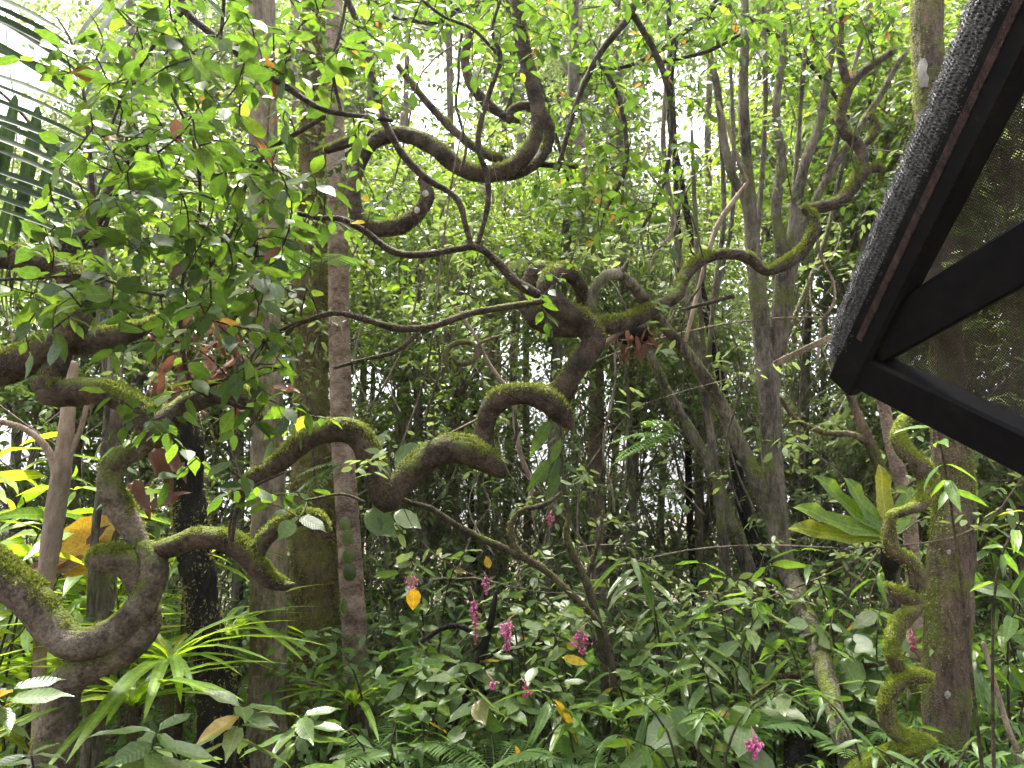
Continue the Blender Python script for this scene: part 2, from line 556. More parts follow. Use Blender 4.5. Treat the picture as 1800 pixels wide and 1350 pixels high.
def bark_mat(name, c1, c2, moss=0.5, updir=0.6, mosscol=((0.06, 0.085, 0.012), (0.15, 0.18, 0.025)), lichen=0.0, scale=9.0, stretch=(1, 1, 0.35), bumpd=0.03, rough=0.85):
    m, n, l = new_mat(name)
    out = n.new('ShaderNodeOutputMaterial')
    tc = n.new('ShaderNodeTexCoord')
    ge = n.new('ShaderNodeNewGeometry')
    mp = n.new('ShaderNodeMapping')
    mp.inputs['Scale'].default_value = stretch
    l.new(ge.outputs['Position'], mp.inputs[0])

    def nz(sc, det=5.0, vec=None, rough_=0.6):
        x = n.new('ShaderNodeTexNoise')
        x.inputs['Scale'].default_value = sc
        x.inputs['Detail'].default_value = det
        x.inputs['Roughness'].default_value = rough_
        l.new(vec or mp.outputs[0], x.inputs['Vector'])
        return x.outputs[0]
    a = nz(scale, 6)
    b = nz(scale * 6, 4)
    mixf = math_n(n, l, 'ADD', math_n(n, l, 'MULTIPLY', a, 0.6), math_n(n, l, 'MULTIPLY', b, 0.4))
    cr = ramp(n, [(0.36, tuple(x * 0.45 for x in c1)), (0.44, c1), (0.60, c2)])
    l.new(mixf, cr.inputs[0])
    col = cr.outputs[0]
    # pale and dark blotches
    bl = ramp(n, [(0.35, (0.55, 0.55, 0.55)), (0.65, (1.25, 1.22, 1.2))])
    l.new(nz(scale * 0.45, 4, ge.outputs['Position']), bl.inputs[0])
    col = mixrgb(n, l, 0.8, col, bl.outputs[0], 'MULTIPLY')
    if lichen > 0:
        lr = ramp(n, [(0.74 - lichen * 0.16, (0, 0, 0)), (0.80 - lichen * 0.16, (1, 1, 1))])
        l.new(nz(scale * 0.6, 8, ge.outputs['Position'], 0.72), lr.inputs[0])
        lf = math_n(n, l, 'MULTIPLY', lr.outputs[0], 0.75)
        col = mixrgb(n, l, lf, col, (0.38, 0.385, 0.34))
    sep = n.new('ShaderNodeSeparateXYZ')
    l.new(ge.outputs['Normal'], sep.inputs[0])
    upf = math_n(n, l, 'MULTIPLY', sep.outputs[2], updir)
    mn = math_n(n, l, 'MULTIPLY', math_n(n, l, 'SUBTRACT', nz(4.2, 5, ge.outputs['Position'], 0.65), 0.5), 2.4)
    mf = math_n(n, l, 'ADD', upf, mn)
    mf = math_n(n, l, 'ADD', mf, moss - 0.5)
    mr = n.new('ShaderNodeMapRange')
    mr.inputs['From Min'].default_value = 0.0
    mr.inputs['From Max'].default_value = 0.45
    l.new(mf, mr.inputs['Value'])
    mcr = ramp(n, [(0.3, mosscol[0]), (0.75, mosscol[1])])
    fine = nz(90, 3, ge.outputs['Position'])
    l.new(fine, mcr.inputs[0])
    col = mixrgb(n, l, mr.outputs[0], col, mcr.outputs[0])
    bmp = n.new('ShaderNodeBump')
    bmp.inputs['Strength'].default_value = 0.9
    bmp.inputs['Distance'].default_value = bumpd
    h = math_n(n, l, 'ADD', math_n(n, l, 'MULTIPLY', b, 1.1), math_n(n, l, 'MULTIPLY', fine, 0.6))
    h = math_n(n, l, 'ADD', h, math_n(n, l, 'MULTIPLY', mr.outputs[0], 0.5))
    l.new(h, bmp.inputs['Height'])
    pb = n.new('ShaderNodeBsdfPrincipled')
    pb.inputs['Roughness'].default_value = rough
    pb.inputs['Specular IOR Level'].default_value = 0.25
    l.new(col, pb.inputs['Base Color'])
    l.new(bmp.outputs[0], pb.inputs['Normal'])
    l.new(pb.outputs[0], out.inputs[0])
    return m


B_HERO = bark_mat('bark_curly', (0.032, 0.023, 0.016), (0.105, 0.077, 0.056), 0.36, 0.80, lichen=0.2, stretch=(1, 1, 1))
B_COIL = bark_mat('bark_coil', (0.075, 0.060, 0.046), (0.225, 0.185, 0.145), 0.40, 0.75, lichen=0.3, stretch=(1, 1, 1))
B_TWIG = bark_mat('bark_twig', (0.030, 0.022, 0.016), (0.085, 0.062, 0.045), 0.18, 0.5, stretch=(1, 1, 1), scale=14)
B_RED = bark_mat('bark_reddish', (0.22, 0.15, 0.115), (0.45, 0.345, 0.28), 0.14, 0.2, lichen=0.95, scale=7, stretch=(1, 1, 1.6))
B_BROWN = bark_mat('bark_brown', (0.15, 0.12, 0.085), (0.33, 0.27, 0.20), 0.36, 0.25, lichen=0.45, scale=8)
B_HAIRY = bark_mat('bark_hairy_moss', (0.13, 0.10, 0.06), (0.27, 0.21, 0.13), 0.62, 0.2, mosscol=((0.14, 0.14, 0.035), (0.30, 0.30, 0.09)), scale=10, bumpd=0.05)
B_DARK = bark_mat('bark_black_fibre', (0.008, 0.007, 0.006), (0.03, 0.024, 0.018), 0.12, 0.2, scale=14, bumpd=0.05)
B_PALE = bark_mat('bark_pale_smooth', (0.24, 0.18, 0.135), (0.40, 0.32, 0.25), 0.12, 0.1, lichen=0.5, scale=5)
B_MOSSY = bark_mat('bark_mossy', (0.06, 0.042, 0.032), (0.19, 0.135, 0.105), 0.58, 0.3, lichen=0.35, scale=7, bumpd=0.04)
B_MOSSVINE = bark_mat('bark_green_moss', (0.06, 0.045, 0.03), (0.17, 0.13, 0.09), 0.60, 0.6, mosscol=((0.10, 0.13, 0.015), (0.24, 0.28, 0.03)), scale=7, bumpd=0.04)
B_GREY = bark_mat('bark_grey', (0.07, 0.06, 0.046), (0.21, 0.185, 0.15), 0.46, 0.3, lichen=0.5, scale=8)
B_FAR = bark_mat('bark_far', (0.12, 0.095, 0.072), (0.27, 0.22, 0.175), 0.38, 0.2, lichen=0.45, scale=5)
B_GREEN = bark_mat('stem_green', (0.05, 0.07, 0.03), (0.11, 0.13, 0.06), 0.45, 0.2, scale=10)
B_STEM = bark_mat('stem_woody', (0.04, 0.035, 0.02), (0.11, 0.09, 0.05), 0.38, 0.4, scale=16, stretch=(1, 1, 1))

# ------------------------------------------------------------------ ground
def make_ground():
    m, n, l = new_mat('forest_floor')
    out = n.new('ShaderNodeOutputMaterial')
    ge = n.new('ShaderNodeNewGeometry')
    a = n.new('ShaderNodeTexNoise'); a.inputs['Scale'].default_value = 2.5; a.inputs['Detail'].default_value = 8
    v = n.new('ShaderNodeTexVoronoi'); v.inputs['Scale'].default_value = 14
    l.new(ge.outputs['Position'], a.inputs['Vector']); l.new(ge.outputs['Position'], v.inputs['Vector'])
    c1 = ramp(n, [(0.35, (0.03, 0.022, 0.014)), (0.6, (0.09, 0.065, 0.035)), (0.75, (0.05, 0.07, 0.02))])
    l.new(a.outputs[0], c1.inputs[0])
    c2 = mixrgb(n, l, 0.35, c1.outputs[0], v.outputs['Color'], 'OVERLAY')
    b = n.new('ShaderNodeBump'); b.inputs['Distance'].default_value = 0.05
    l.new(v.outputs['Distance'], b.inputs['Height'])
    p = n.new('ShaderNodeBsdfPrincipled'); p.inputs['Roughness'].default_value = 0.9
    l.new(c2, p.inputs['Base Color']); l.new(b.outputs[0], p.inputs['Normal']); l.new(p.outputs[0], out.inputs[0])
    xs = np.concatenate([np.linspace(-900, -40, 14)[:-1], np.linspace(-40, 40, 81), np.linspace(40, 900, 14)[1:]])
    ys = np.concatenate([np.linspace(-300, -10, 8)[:-1], np.linspace(-10, 50, 61), np.linspace(50, 1200, 16)[1:]])
    V = np.array([(x, y, ground_z(x, y) if (abs(x) < 60 and y < 60) else ground_z(x, min(y, 60)) ) for y in ys for x in xs])
    nx = len(xs)
    F = np.array([(j * nx + i, j * nx + i + 1, (j + 1) * nx + i + 1, (j + 1) * nx + i) for j in range(len(ys) - 1) for i in range(nx - 1)])
    o = bpy.data.objects.new('ground', mk('ground', V, F, m))
    put(o)
    o['kind'] = 'structure'
    o['label'] = 'brown forest floor of leaf litter under the plants'


make_ground()

# ================================================================== THE TWISTED TREES AND LIANAS
def limbs(parent, paths, Y, mat, name='branch', sides=18, seg=0.022, amp=0.17, freq=6.0, moss=0, moss_len=0.014, up=0.15, mthr=-0.05, side=0.0, fine=0.055, mmat=None, hang=0.0, mfreq=3.0):
    allV, allN = [], []
    out = []
    for k, pts in enumerate(paths):
        nm = name
        if isinstance(pts, tuple):
            nm, pts = pts
        P, R = trace(pts, Y)
        V, F, N = tube(P, R, sides=sides, seg=seg, amp=amp, freq=freq, fine=fine)
        out.append(part(nm, V, F, mat, parent))
        allV.append(V)
        allN.append(N)
    if moss:
        V, N = np.vstack(allV), np.vstack(allN)
        t = moss_tufts(V, N, moss, moss_len, up=up, thr=mthr, side=side, seed=moss, hang=hang, freq=mfreq)
        if t:
            part('moss', t[0], t[1], mmat or M_MOSS, parent, t[2], kind='stuff')
    return out


# --- big contorted tree at the left
base = at(92, 1350, 3.8); base[2] = 0
ct = thing('contorted_tree', 'thick moss-topped contorted tree at the left edge, looping into a coil', 'tree', base)
trunk_P, trunk_R = trace([(262, 1070, 40), (255, 1105, 50), (225, 1138, 54), (185, 1160, 55), (140, 1180, 58), (112, 1208, 62), (103, 1245, 63), (98, 1290, 66), (92, 1350, 76)], 3.86)
trunk_P, trunk_R = to_ground(trunk_P, trunk_R, 1.3)
V, F, N = tube(trunk_P, trunk_R, sides=22, seg=0.025, amp=0.14, freq=6, fine=0.03)
part('trunk', V, F, B_COIL, ct)
t = moss_tufts(V, N, 5000, 0.015, up=0.0, thr=-0.1, side=0.12, seed=3)
part('moss', t[0], t[1], M_MOSS, ct, t[2], kind='stuff')
limbs(ct, [
    [(-60, 965, 62), (0, 1006, 63), (45, 1045, 63), (88, 1095, 61), (135, 1130, 60), (190, 1118, 56), (236, 1080, 52), (264, 1035, 48), (272, 995, 46), (264, 972, 38), (250, 962, 26)],
    [(254, 1062, 34, 0.03), (246, 1024, 44, 0.02), (230, 994, 52, 0.0), (204, 981, 52, -0.03), (180, 982, 44, -0.04), (166, 990, 28, -0.02)],
    [(246, 968, 40, 0.06), (234, 935, 42, 0.05), (212, 900, 44, 0.03), (197, 868, 45), (196, 835, 45), (210, 808, 42), (238, 790, 40, 0.05), (262, 770, 42, 0.1)],
], 3.8, B_COIL, moss=22000, up=0.12, moss_len=0.016)
limbs(ct, [
    [(82, 672, 44), (92, 690, 50), (130, 690, 50), (188, 690, 46), (232, 712, 47), (260, 742, 46), (278, 768, 42), (292, 745, 44), (320, 717, 44), (360, 698, 40), (405, 690, 38), (438, 705, 32), (452, 735, 22)],
    [(-60, 655, 58), (0, 648, 58), (50, 628, 58), (95, 606, 54), (126, 578, 46), (137, 540, 44), (132, 500, 46), (112, 474, 44), (70, 462, 46), (25, 452, 46), (-60, 452, 46)],
    [(108, 606, 40, 0.05), (150, 602, 44, 0.08), (205, 592, 38, 0.1), (245, 580, 30, 0.12), (278, 560, 18, 0.15)],
    [(96, 470, 38, 0.1), (122, 432, 42, 0.12), (146, 402, 40, 0.15), (172, 375, 30, 0.18), (196, 330, 24, 0.2), (205, 270, 18, 0.25)],
    [(110, 620, 34, 0.03), (96, 650, 40, 0.02), (88, 682, 42)],
    [(262, 972, 34, 0.03), (300, 962, 36), (345, 946, 38), (390, 948, 40), (425, 968, 40), (450, 995, 38), (476, 1020, 30), (500, 1029, 20), (516, 1027, 8)],
    [(448, 992, 22), (462, 955, 26), (490, 926, 28), (528, 910, 30), (555, 913, 28), (571, 932, 20), (570, 944, 10)],
], 3.8, B_HERO, moss=30000, up=0.12, moss_len=0.016)

# --- the corkscrew liana running to the upper right
base = at(440, 842, 4.3); base[2] = ground_z(base[0], 4.3)
cl = thing('corkscrew_liana', 'mossy corkscrew liana winding through the middle of the picture to upper right', 'liana', base)
limbs(cl, [
    ('stem', [(415, 870, 18), (445, 842, 26), (480, 822, 32), (518, 790, 36), (560, 762, 40), (602, 754, 42), (634, 770, 44), (654, 808, 44), (667, 848, 46), (680, 884, 36), (700, 858, 44), (735, 818, 48), (775, 793, 50), (815, 790, 52), (848, 804, 46), (872, 822, 36, 0.03), (884, 835, 16, 0.06)]),
    ('stem', [(868, 820, 30, 0.14), (852, 790, 36, 0.12), (852, 752, 36, 0.1), (864, 717, 38, 0.06), (890, 697, 40, 0.02), (925, 692, 40), (958, 702, 44), (982, 722, 42, 0.02), (998, 742, 26, 0.05), (1004, 754, 8, 0.08)]),
    ('stem', [(990, 742, 24, 0.2), (985, 706, 36, 0.18), (1000, 670, 38, 0.14), (1024, 632, 40, 0.1), (1042, 606, 42, 0.08), (1042, 588, 44, 0.08), (1020, 566, 44, 0.06), (990, 546, 42, 0.02), (967, 520, 40), (966, 496, 38), (980, 480, 34, 0.03), (1003, 484, 28, 0.1), (1020, 505, 24, 0.2), (1024, 530, 22, 0.3)]),
    ('stem', [(972, 478, 26, 0.25), (948, 478, 38, 0.3), (932, 505, 36, 0.35), (930, 540, 36, 0.35), (948, 563, 36, 0.34), (990, 577, 34, 0.34), (1040, 574, 33, 0.34), (1082, 570, 32, 0.35), (1120, 558, 28, 0.4), (1158, 538, 24, 0.45), (1190, 520, 22, 0.5), (1198, 498, 22, 0.55), (1216, 470, 22, 0.6), (1248, 450, 21, 0.65), (1290, 446, 20, 0.7), (1322, 457, 20, 0.72), (1346, 476, 18, 0.72), (1376, 466, 22, 0.75), (1408, 444, 22, 0.78), (1430, 408, 21, 0.8), (1428, 382, 20, 0.82), (1414, 367, 14, 0.84)]),
    ('stem', [(1418, 366, 14, 0.9), (1445, 363, 20, 0.9), (1480, 350, 22, 0.92), (1506, 318, 22, 0.94), (1516, 278, 21, 0.96), (1506, 252, 20, 0.97), (1486, 232, 19, 0.98), (1478, 205, 19, 1.0), (1487, 166, 17, 1.0), (1502, 140, 17, 1.02), (1535, 112, 15, 1.05), (1570, 90, 12, 1.1)]),
    ('branch', [(1490, 150, 14, 1.0), (1478, 100, 15, 1.0), (1476, 40, 14, 1.05), (1482, -30, 12, 1.1)]),
    ('branch', [(1512, 262, 14, 0.98), (1532, 240, 16, 1.0), (1540, 225, 14, 1.0), (1530, 205, 10, 1.02)]),
    ('branch', [(1510, 310, 12, 0.96), (1535, 296, 16, 0.98), (1550, 300, 12, 1.0), (1548, 315, 8, 1.0)]),
], 4.3, B_HERO, moss=46000, up=0.0, sides=18, moss_len=0.016)

# --- the upper loop liana
base = at(910, -20, 5.0); base[2] = 5.0
ul = thing('looping_liana', 'brown liana dropping from the top and looping round like a hook', 'liana', base)
limbs(ul, [
    ('stem', [(905, -60, 24), (911, 30, 25), (924, 100, 26), (938, 155, 27), (947, 200, 27), (940, 242, 27), (920, 276, 28), (890, 299, 30), (858, 307, 30), (824, 300, 31), (790, 280, 32), (760, 256, 31), (725, 239, 29), (690, 236, 27), (656, 251, 25), (636, 280, 24), (623, 320, 25), (622, 355, 27), (636, 386, 29), (665, 402, 30), (700, 399, 29), (730, 380, 27), (749, 352, 24), (750, 334, 22), (740, 314, 14)]),
    ('branch', [(700, 238, 20, 0.05), (655, 236, 20, 0.05), (612, 250, 18, 0.1), (575, 264, 14, 0.15)]),
    ('branch', [(826, 60, 12, 0.2), (817, 105, 16, 0.2), (830, 150, 18, 0.2), (856, 182, 18, 0.2), (886, 204, 15, 0.2), (897, 214, 9, 0.2)]),
    ('branch', [(912, 214, 8, 0.1), (897, 207, 13, 0.1), (900, 193, 15, 0.1), (922, 186, 17, 0.12), (950, 197, 19, 0.15), (965, 226, 20, 0.18), (961, 258, 20, 0.18), (944, 285, 20, 0.15), (916, 304, 17, 0.1), (890, 314, 12, 0.08)]),
    ('branch', [(700, 118, 10, 0.5), (760, 190, 14, 0.45), (822, 250, 16, 0.4), (880, 280, 16, 0.3), (950, 288, 12, 0.25), (1010, 294, 8, 0.2)]),
], 5.0, B_HERO, moss=16000, up=0.0, seg=0.03, sides=14)
# two white lichen discs on the loop
for (px, py, w) in ((748, 340, 13), (733, 369, 12)):
    c = at(px, py, 4.93)
    r = w * 0.5 * m_per_px(c)
    a = np.arange(10) * 2 * math.pi / 10
    Vd = np.array([c + np.array([0, -0.012, 0])] + [c + r * (math.cos(x) * RV + math.sin(x) * UV_) * (0.85 + 0.2 * random.random()) for x in a])
    Fd = np.array([(0, i + 1, (i + 1) % 10 + 1) for i in range(10)])
    WL = bpy.data.materials.get('lichen_white') or bark_mat('lichen_white', (0.5, 0.5, 0.45), (0.68, 0.68, 0.62), 0.0, 0.0, scale=30)
    part('lichen_patch', Vd, Fd, WL, ul)

# --- small ring vine
rb = at(790, 640, 5.5); rb[2] = 2.4
rv = thing('ring_vine', 'small mossy vine curled into a ring behind the corkscrew liana', 'liana', rb)
limbs(rv, [('stem', [(790, 655, 5), (783, 630, 10), (790, 610, 11), (812, 601, 10), (834, 606, 9), (839, 623, 10), (826, 637, 10), (806, 639, 9), (797, 628, 9)]),
           ('branch', [(812, 640, 6), (806, 656, 6), (796, 662, 4)]), ('branch', [(835, 610, 6), (850, 600, 6), (880, 590, 5)])], 5.5, B_MOSSY, sides=8, seg=0.03)

# --- green corkscrew by the right trunk
base = at(1490, 1370, 4.0); base[2] = 0
kv = thing('mossy_corkscrew_vine', 'bright green moss-covered vine coiling up beside the thick trunk below the netting', 'liana', base)
kp = [
    [(1590, 735, 22, 0.15), (1578, 768, 24, 0.12), (1596, 800, 27, 0.1), (1620, 822, 32, 0.1), (1632, 852, 32, 0.1), (1622, 882, 26, 0.05), (1592, 897, 20), (1567, 908, 20), (1563, 938, 25), (1567, 964, 27), (1583, 979, 27), (1604, 990, 28), (1613, 1012, 30), (1603, 1034, 28, 0.03), (1580, 1044, 20, 0.06)],
    [(1562, 1030, 13), (1575, 1040, 22), (1596, 1052, 26), (1612, 1060, 26, 0.03), (1600, 1076, 28), (1580, 1100, 30), (1570, 1130, 30), (1572, 1160, 29), (1583, 1185, 26, 0.03), (1602, 1203, 18, 0.06)],
    [(1632, 1192, 16, 0.1), (1612, 1188, 24, 0.04), (1588, 1192, 28), (1566, 1216, 30), (1558, 1248, 30), (1566, 1278, 30), (1590, 1296, 29), (1618, 1302, 26, 0.03), (1634, 1308, 22, 0.08)],
    [(1634, 1308, 20, 0.08), (1610, 1312, 26), (1580, 1320, 28), (1550, 1332, 28), (1515, 1352, 28), (1480, 1385, 28), (1465, 1440, 30)],
]
V = None
objs = limbs(kv, [('stem', q) for q in kp], 4.05, B_MOSSVINE, moss=34000, moss_len=0.013, up=-0.15, mthr=-0.2, side=0.07, sides=16, mmat=M_MOSSB)
gP = at(1465, 1440, 4.05)
part('stem', *tube(np.array([gP, gP + np.array([0, 0, -0.3]), np.array([gP[0] + 0.05, gP[1], -0.1])]), [0.05, 0.052, 0.06], sides=12, seg=0.06)[:2], B_MOSSY, kv)

# ================================================================== STRAIGHT TRUNKS
def trunk_tree(name, label, paths, Y, mat, cat='tree', ground=True, moss=0, moss_len=0.018, side=0.4, mmat=None, sides=16, amp=0.09, seg=0.06, fine=0.02, hang=0.3, thr=0.0, freq=5, group=None):
    P0, R0 = trace(paths[0], Y)
    if ground:
        P0, R0 = to_ground(P0, R0)
    b = P0[-1].copy()
    b[2] = max(b[2], 0)
    t = thing(name, label, cat, b, group)
    Vs, Ns = [], []
    for k, pts in enumerate(paths):
        P, R = (P0, R0) if k == 0 else trace(pts, Y)
        V, F, N = tube(P, R, sides=sides, seg=seg, amp=amp, freq=freq, fine=fine)
        part('trunk' if k == 0 else 'branch', V, F, mat, t)
        Vs.append(V)
        Ns.append(N)
    if moss:
        V, N = np.vstack(Vs), np.vstack(Ns)
        m = moss_tufts(V, N, moss, moss_len, up=-0.2, thr=thr, side=side, seed=moss + 1, hang=hang, freq=2.2)
        if m:
            part('moss', m[0], m[1], mmat or M_MOSSY, t, m[2], kind='stuff')
    return t


s1 = trunk_tree('slender_tree', 'slim straight reddish trunk with pale lichen blotches and green leaf plates', [[(586, -200, 26), (587, 60, 29), (590, 260, 32), (594, 400, 35), (597, 600, 37), (602, 760, 39), (609, 880, 40), (616, 1000, 42), (624, 1130, 44), (632, 1350, 46)]], 6.0, B_RED, sides=18, seg=0.05, fine=0.03, amp=0.06)
# leaf plates clinging to its left side
for k, (px, py, w, h) in enumerate(((606, 920, 20, 24), (610, 944, 22, 28), (612, 978, 22, 28), (614, 1008, 24, 28), (604, 1065, 12, 30), (622, 1270, 22, 30), (652, 1256, 16, 40))):
    c = at(px, py, 5.86)
    mp = m_per_px(c)
    a = np.arange(12) * 2 * math.pi / 12
    Vp = [c + np.array([0, -0.02, 0])]
    for x in a:
        Vp.append(c + mp * (0.5 * w * math.cos(x) * RV + 0.5 * h * math.sin(x) * UV_) + np.array([0, 0.012, 0]))
    part('leaf', np.array(Vp), np.array([(0, i + 1, (i + 1) % 12 + 1) for i in range(12)]), M_COOL, s1)
s2 = trunk_tree('mossy_trunk_tree', 'stout upright trunk with shaggy olive moss on its lower half', [[(556, -200, 36), (552, 60, 40), (550, 300, 45), (549, 500, 50), (549, 680, 56), (550, 820, 66), (551, 920, 78), (551, 1040, 84), (550, 1160, 86), (548, 1350, 92)]], 6.5, B_HAIRY, moss=36000, moss_len=0.035, side=0.9, thr=-0.3, hang=0.8, sides=20, seg=0.05, amp=0.12, fine=0.04)
s3 = trunk_tree('brown_tree', 'plain brown trunk standing left of the shaggy moss trunk', [[(458, -200, 44), (462, 100, 46), (464, 400, 50), (468, 650, 55), (471, 850, 58), (472, 1000, 61), (471, 1160, 65), (468, 1350, 72)]], 5.4, B_BROWN, moss=5000, moss_len=0.012, side=0.5, sides=18, seg=0.05)
s4 = trunk_tree('tree_fern', 'black fibrous tree fern trunk hung with dead brown leaves', [[(318, 700, 40), (326, 780, 58), (333, 900, 56), (347, 1000, 58), (362, 1100, 58), (378, 1190, 66), (392, 1350, 84)]], 4.9, B_DARK, moss=5000, moss_len=0.025, side=1.0, hang=1.0, amp=0.2, sides=18, seg=0.04, fine=0.06)
s5 = trunk_tree('pale_sapling', 'smooth pale sapling trunk behind the coil at far left', [[(128, 640, 18), (120, 720, 24), (112, 800, 29), (102, 870, 33), (92, 940, 33), (84, 1000, 30), (76, 1060, 24), (70, 1150, 22), (66, 1350, 24)], [(-30, 735, 10), (40, 752, 10), (80, 785, 13), (97, 825, 16), (101, 860, 18)], [(158, 690, 8), (140, 760, 9), (118, 810, 12), (108, 850, 14)]], 4.3, B_PALE, sides=14, seg=0.04, amp=0.05)
s6 = trunk_tree('thin_pole_tree', 'thin mottled pole-like stem passing behind the coil', [[(196, 600, 8), (188, 720, 10), (180, 830, 12), (168, 930, 14), (161, 1040, 15), (156, 1200, 16), (150, 1350, 18)]], 4.6, B_GREY, sides=10)
s12 = trunk_tree('thick_mossy_tree', 'thick moss-streaked trunk that stands under the black netting frame', [[(1626, -220, 50), (1628, -20, 52), (1632, 120, 51), (1642, 300, 50), (1656, 520, 50), (1674, 720, 52), (1681, 840, 56), (1675, 930, 72), (1667, 1050, 77), (1664, 1200, 75), (1662, 1350, 74)], [(1645, 660, 20), (1648, 760, 22), (1650, 860, 22), (1657, 940, 26)]], 4.45, B_MOSSY, moss=22000, moss_len=0.014, side=0.6, thr=0.0, mmat=M_MOSSB, sides=22, seg=0.04, hang=0.6, fine=0.04, amp=0.08)
# the white bark patch
WP = bark_mat('bark_white_patch', (0.38, 0.37, 0.34), (0.5, 0.49, 0.46), 0.0, 0.0, scale=25)
pp = [(1618, 103), (1626, 102), (1632, 112), (1628, 128), (1634, 136), (1637, 146), (1630, 152), (1618, 154), (1614, 140), (1612, 120)]
c = at(1623, 128, 4.355)
Vp = [c + np.array([0, -0.006, 0])] + [at(x, y, 4.37 + 0.00006 * (x - 1628) ** 2) for x, y in pp]
part('bark_patch', np.array(Vp), np.array([(0, i + 1, (i + 1) % len(pp) + 1) for i in range(len(pp))]), WP, s12)
for (px, py, r) in ((1665, 1221, 6), (1664, 1334, 6), (1668, 970, 4)):
    c = at(px, py, 4.31)
    mp = m_per_px(c)
    a = np.arange(9) * 2 * math.pi / 9
    Vp = [c + np.array([0, -0.008, 0])] + [c + mp * r * (math.cos(x) * RV + 1.2 * math.sin(x) * UV_) * random.uniform(0.8, 1.2) for x in a]
    part('lichen_patch', np.array(Vp), np.array([(0, i + 1, (i + 1) % 9 + 1) for i in range(9)]), WP, s12)

# --- the many-stemmed tree right of the middle
ms = trunk_tree('many_stemmed_tree', 'grey many-stemmed tree leaning up from lower right, stems fanning out', [
    [(1375, 990, 30), (1405, 1050, 33, -0.3), (1432, 1120, 34, -0.65), (1455, 1200, 34, -1.0), (1475, 1280, 35, -1.25), (1492, 1350, 36, -1.4)],
    [(1308, -40, 12), (1310, 60, 16), (1306, 150, 18), (1311, 260, 19), (1319, 380, 24), (1328, 480, 28), (1336, 560, 31), (1346, 640, 35), (1355, 740, 37), (1360, 850, 37), (1368, 930, 37), (1385, 1020, 34)],
    [(1385, -20, 9), (1372, 120, 12), (1364, 200, 15), (1374, 280, 17), (1364, 370, 18), (1374, 450, 22), (1368, 560, 24), (1360, 650, 26), (1358, 720, 22)],
    [(1240, 20, 8), (1246, 90, 10), (1260, 150, 12), (1270, 233, 13), (1287, 307, 15), (1308, 345, 18), (1318, 390, 18)],
    [(1455, -10, 8), (1462, 80, 12), (1450, 160, 14), (1440, 220, 15), (1421, 270, 17), (1402, 340, 20), (1396, 400, 22), (1388, 470, 22), (1384, 540, 20), (1372, 620, 18)],
    [(1620, 60, 6), (1580, 110, 9), (1540, 180, 12), (1482, 268, 13), (1440, 340, 14), (1405, 425, 16), (1392, 480, 16)],
    [(1530, 20, 6), (1500, 120, 8), (1470, 250, 10), (1445, 330, 10), (1420, 400, 9)],
    [(1040, 545, 20, -1.2), (1044, 512, 20, -1.2), (1060, 489, 19, -1.2), (1084, 482, 20, -1.15), (1110, 500, 21, -1.0), (1136, 532, 21, -0.8), (1165, 571, 20, -0.5), (1196, 606, 20, -0.3), (1228, 648, 21, -0.2), (1258, 692, 22, -0.1), (1283, 745, 26), (1312, 805, 28), (1338, 862, 29), (1362, 930, 30), (1385, 1005, 32), (1410, 1065, 32)],
    [(1085, 482, 10, -1.15), (1098, 470, 9, -1.15), (1104, 458, 6, -1.15)],
], 5.6, B_GREY, moss=9000, moss_len=0.014, side=0.35, sides=14, seg=0.05, amp=0.12)
trunk_tree('slender_stem_tree', 'cluster of very thin mossy stems rising left of the fanning grey stems', [
    [(1176, 90, 7), (1166, 250, 9), (1186, 400, 10), (1215, 560, 11), (1240, 700, 13), (1258, 830, 15), (1272, 960, 17), (1284, 1100, 18), (1292, 1350, 20)],
    [(1246, 60, 7), (1266, 230, 8), (1272, 380, 9), (1258, 500, 9), (1246, 620, 9), (1242, 715, 9)],
    [(1284, 120, 6), (1290, 260, 8), (1286, 390, 8), (1268, 480, 7), (1256, 520, 7)],
    [(1216, 230, 6), (1222, 380, 8), (1228, 500, 9), (1238, 640, 9)],
    [(1340, -30, 7), (1346, 150, 8), (1340, 300, 9), (1330, 430, 9), (1320, 520, 8)],
    [(1420, 20, 7), (1410, 150, 9), (1402, 260, 9), (1394, 360, 9), (1386, 460, 8)],
    [(1500, 200, 7), (1472, 330, 9), (1448, 430, 9), (1412, 520, 9), (1384, 590, 8)]], 6.1, B_GREY, moss=3000, moss_len=0.014, side=0.4, sides=9, amp=0.15)
trunk_tree('leaning_dark_tree', 'dark leaning stem crossing behind the many-stemmed tree from upper left', [
    [(1128, 560, 10), (1150, 640, 15), (1182, 705, 19), (1225, 778, 21), (1255, 842, 23), (1281, 912, 25), (1308, 980, 27), (1324, 1050, 28), (1335, 1150, 30), (1345, 1350, 34)],
    [(1150, 640, 9), (1120, 600, 9), (1105, 560, 8)]], 6.4, B_GREY, moss=5000, moss_len=0.02, side=0.7, hang=1.0)
trunk_tree('dark_stump_tree', 'blackish rough stem swelling towards the bottom, beside the leaning grey trunk', [
    [(1190, 60, 7), (1176, 200, 9), (1196, 310, 11), (1212, 400, 12), (1240, 540, 13), (1262, 640, 15), (1276, 720, 18), (1291, 790, 21), (1304, 880, 23), (1335, 980, 25), (1356, 1100, 28, -0.6), (1378, 1180, 34, -1.3), (1396, 1260, 42, -1.9), (1402, 1350, 46, -2.4)]], 6.9, B_DARK, moss=4000, moss_len=0.02, side=0.7, hang=1.0)
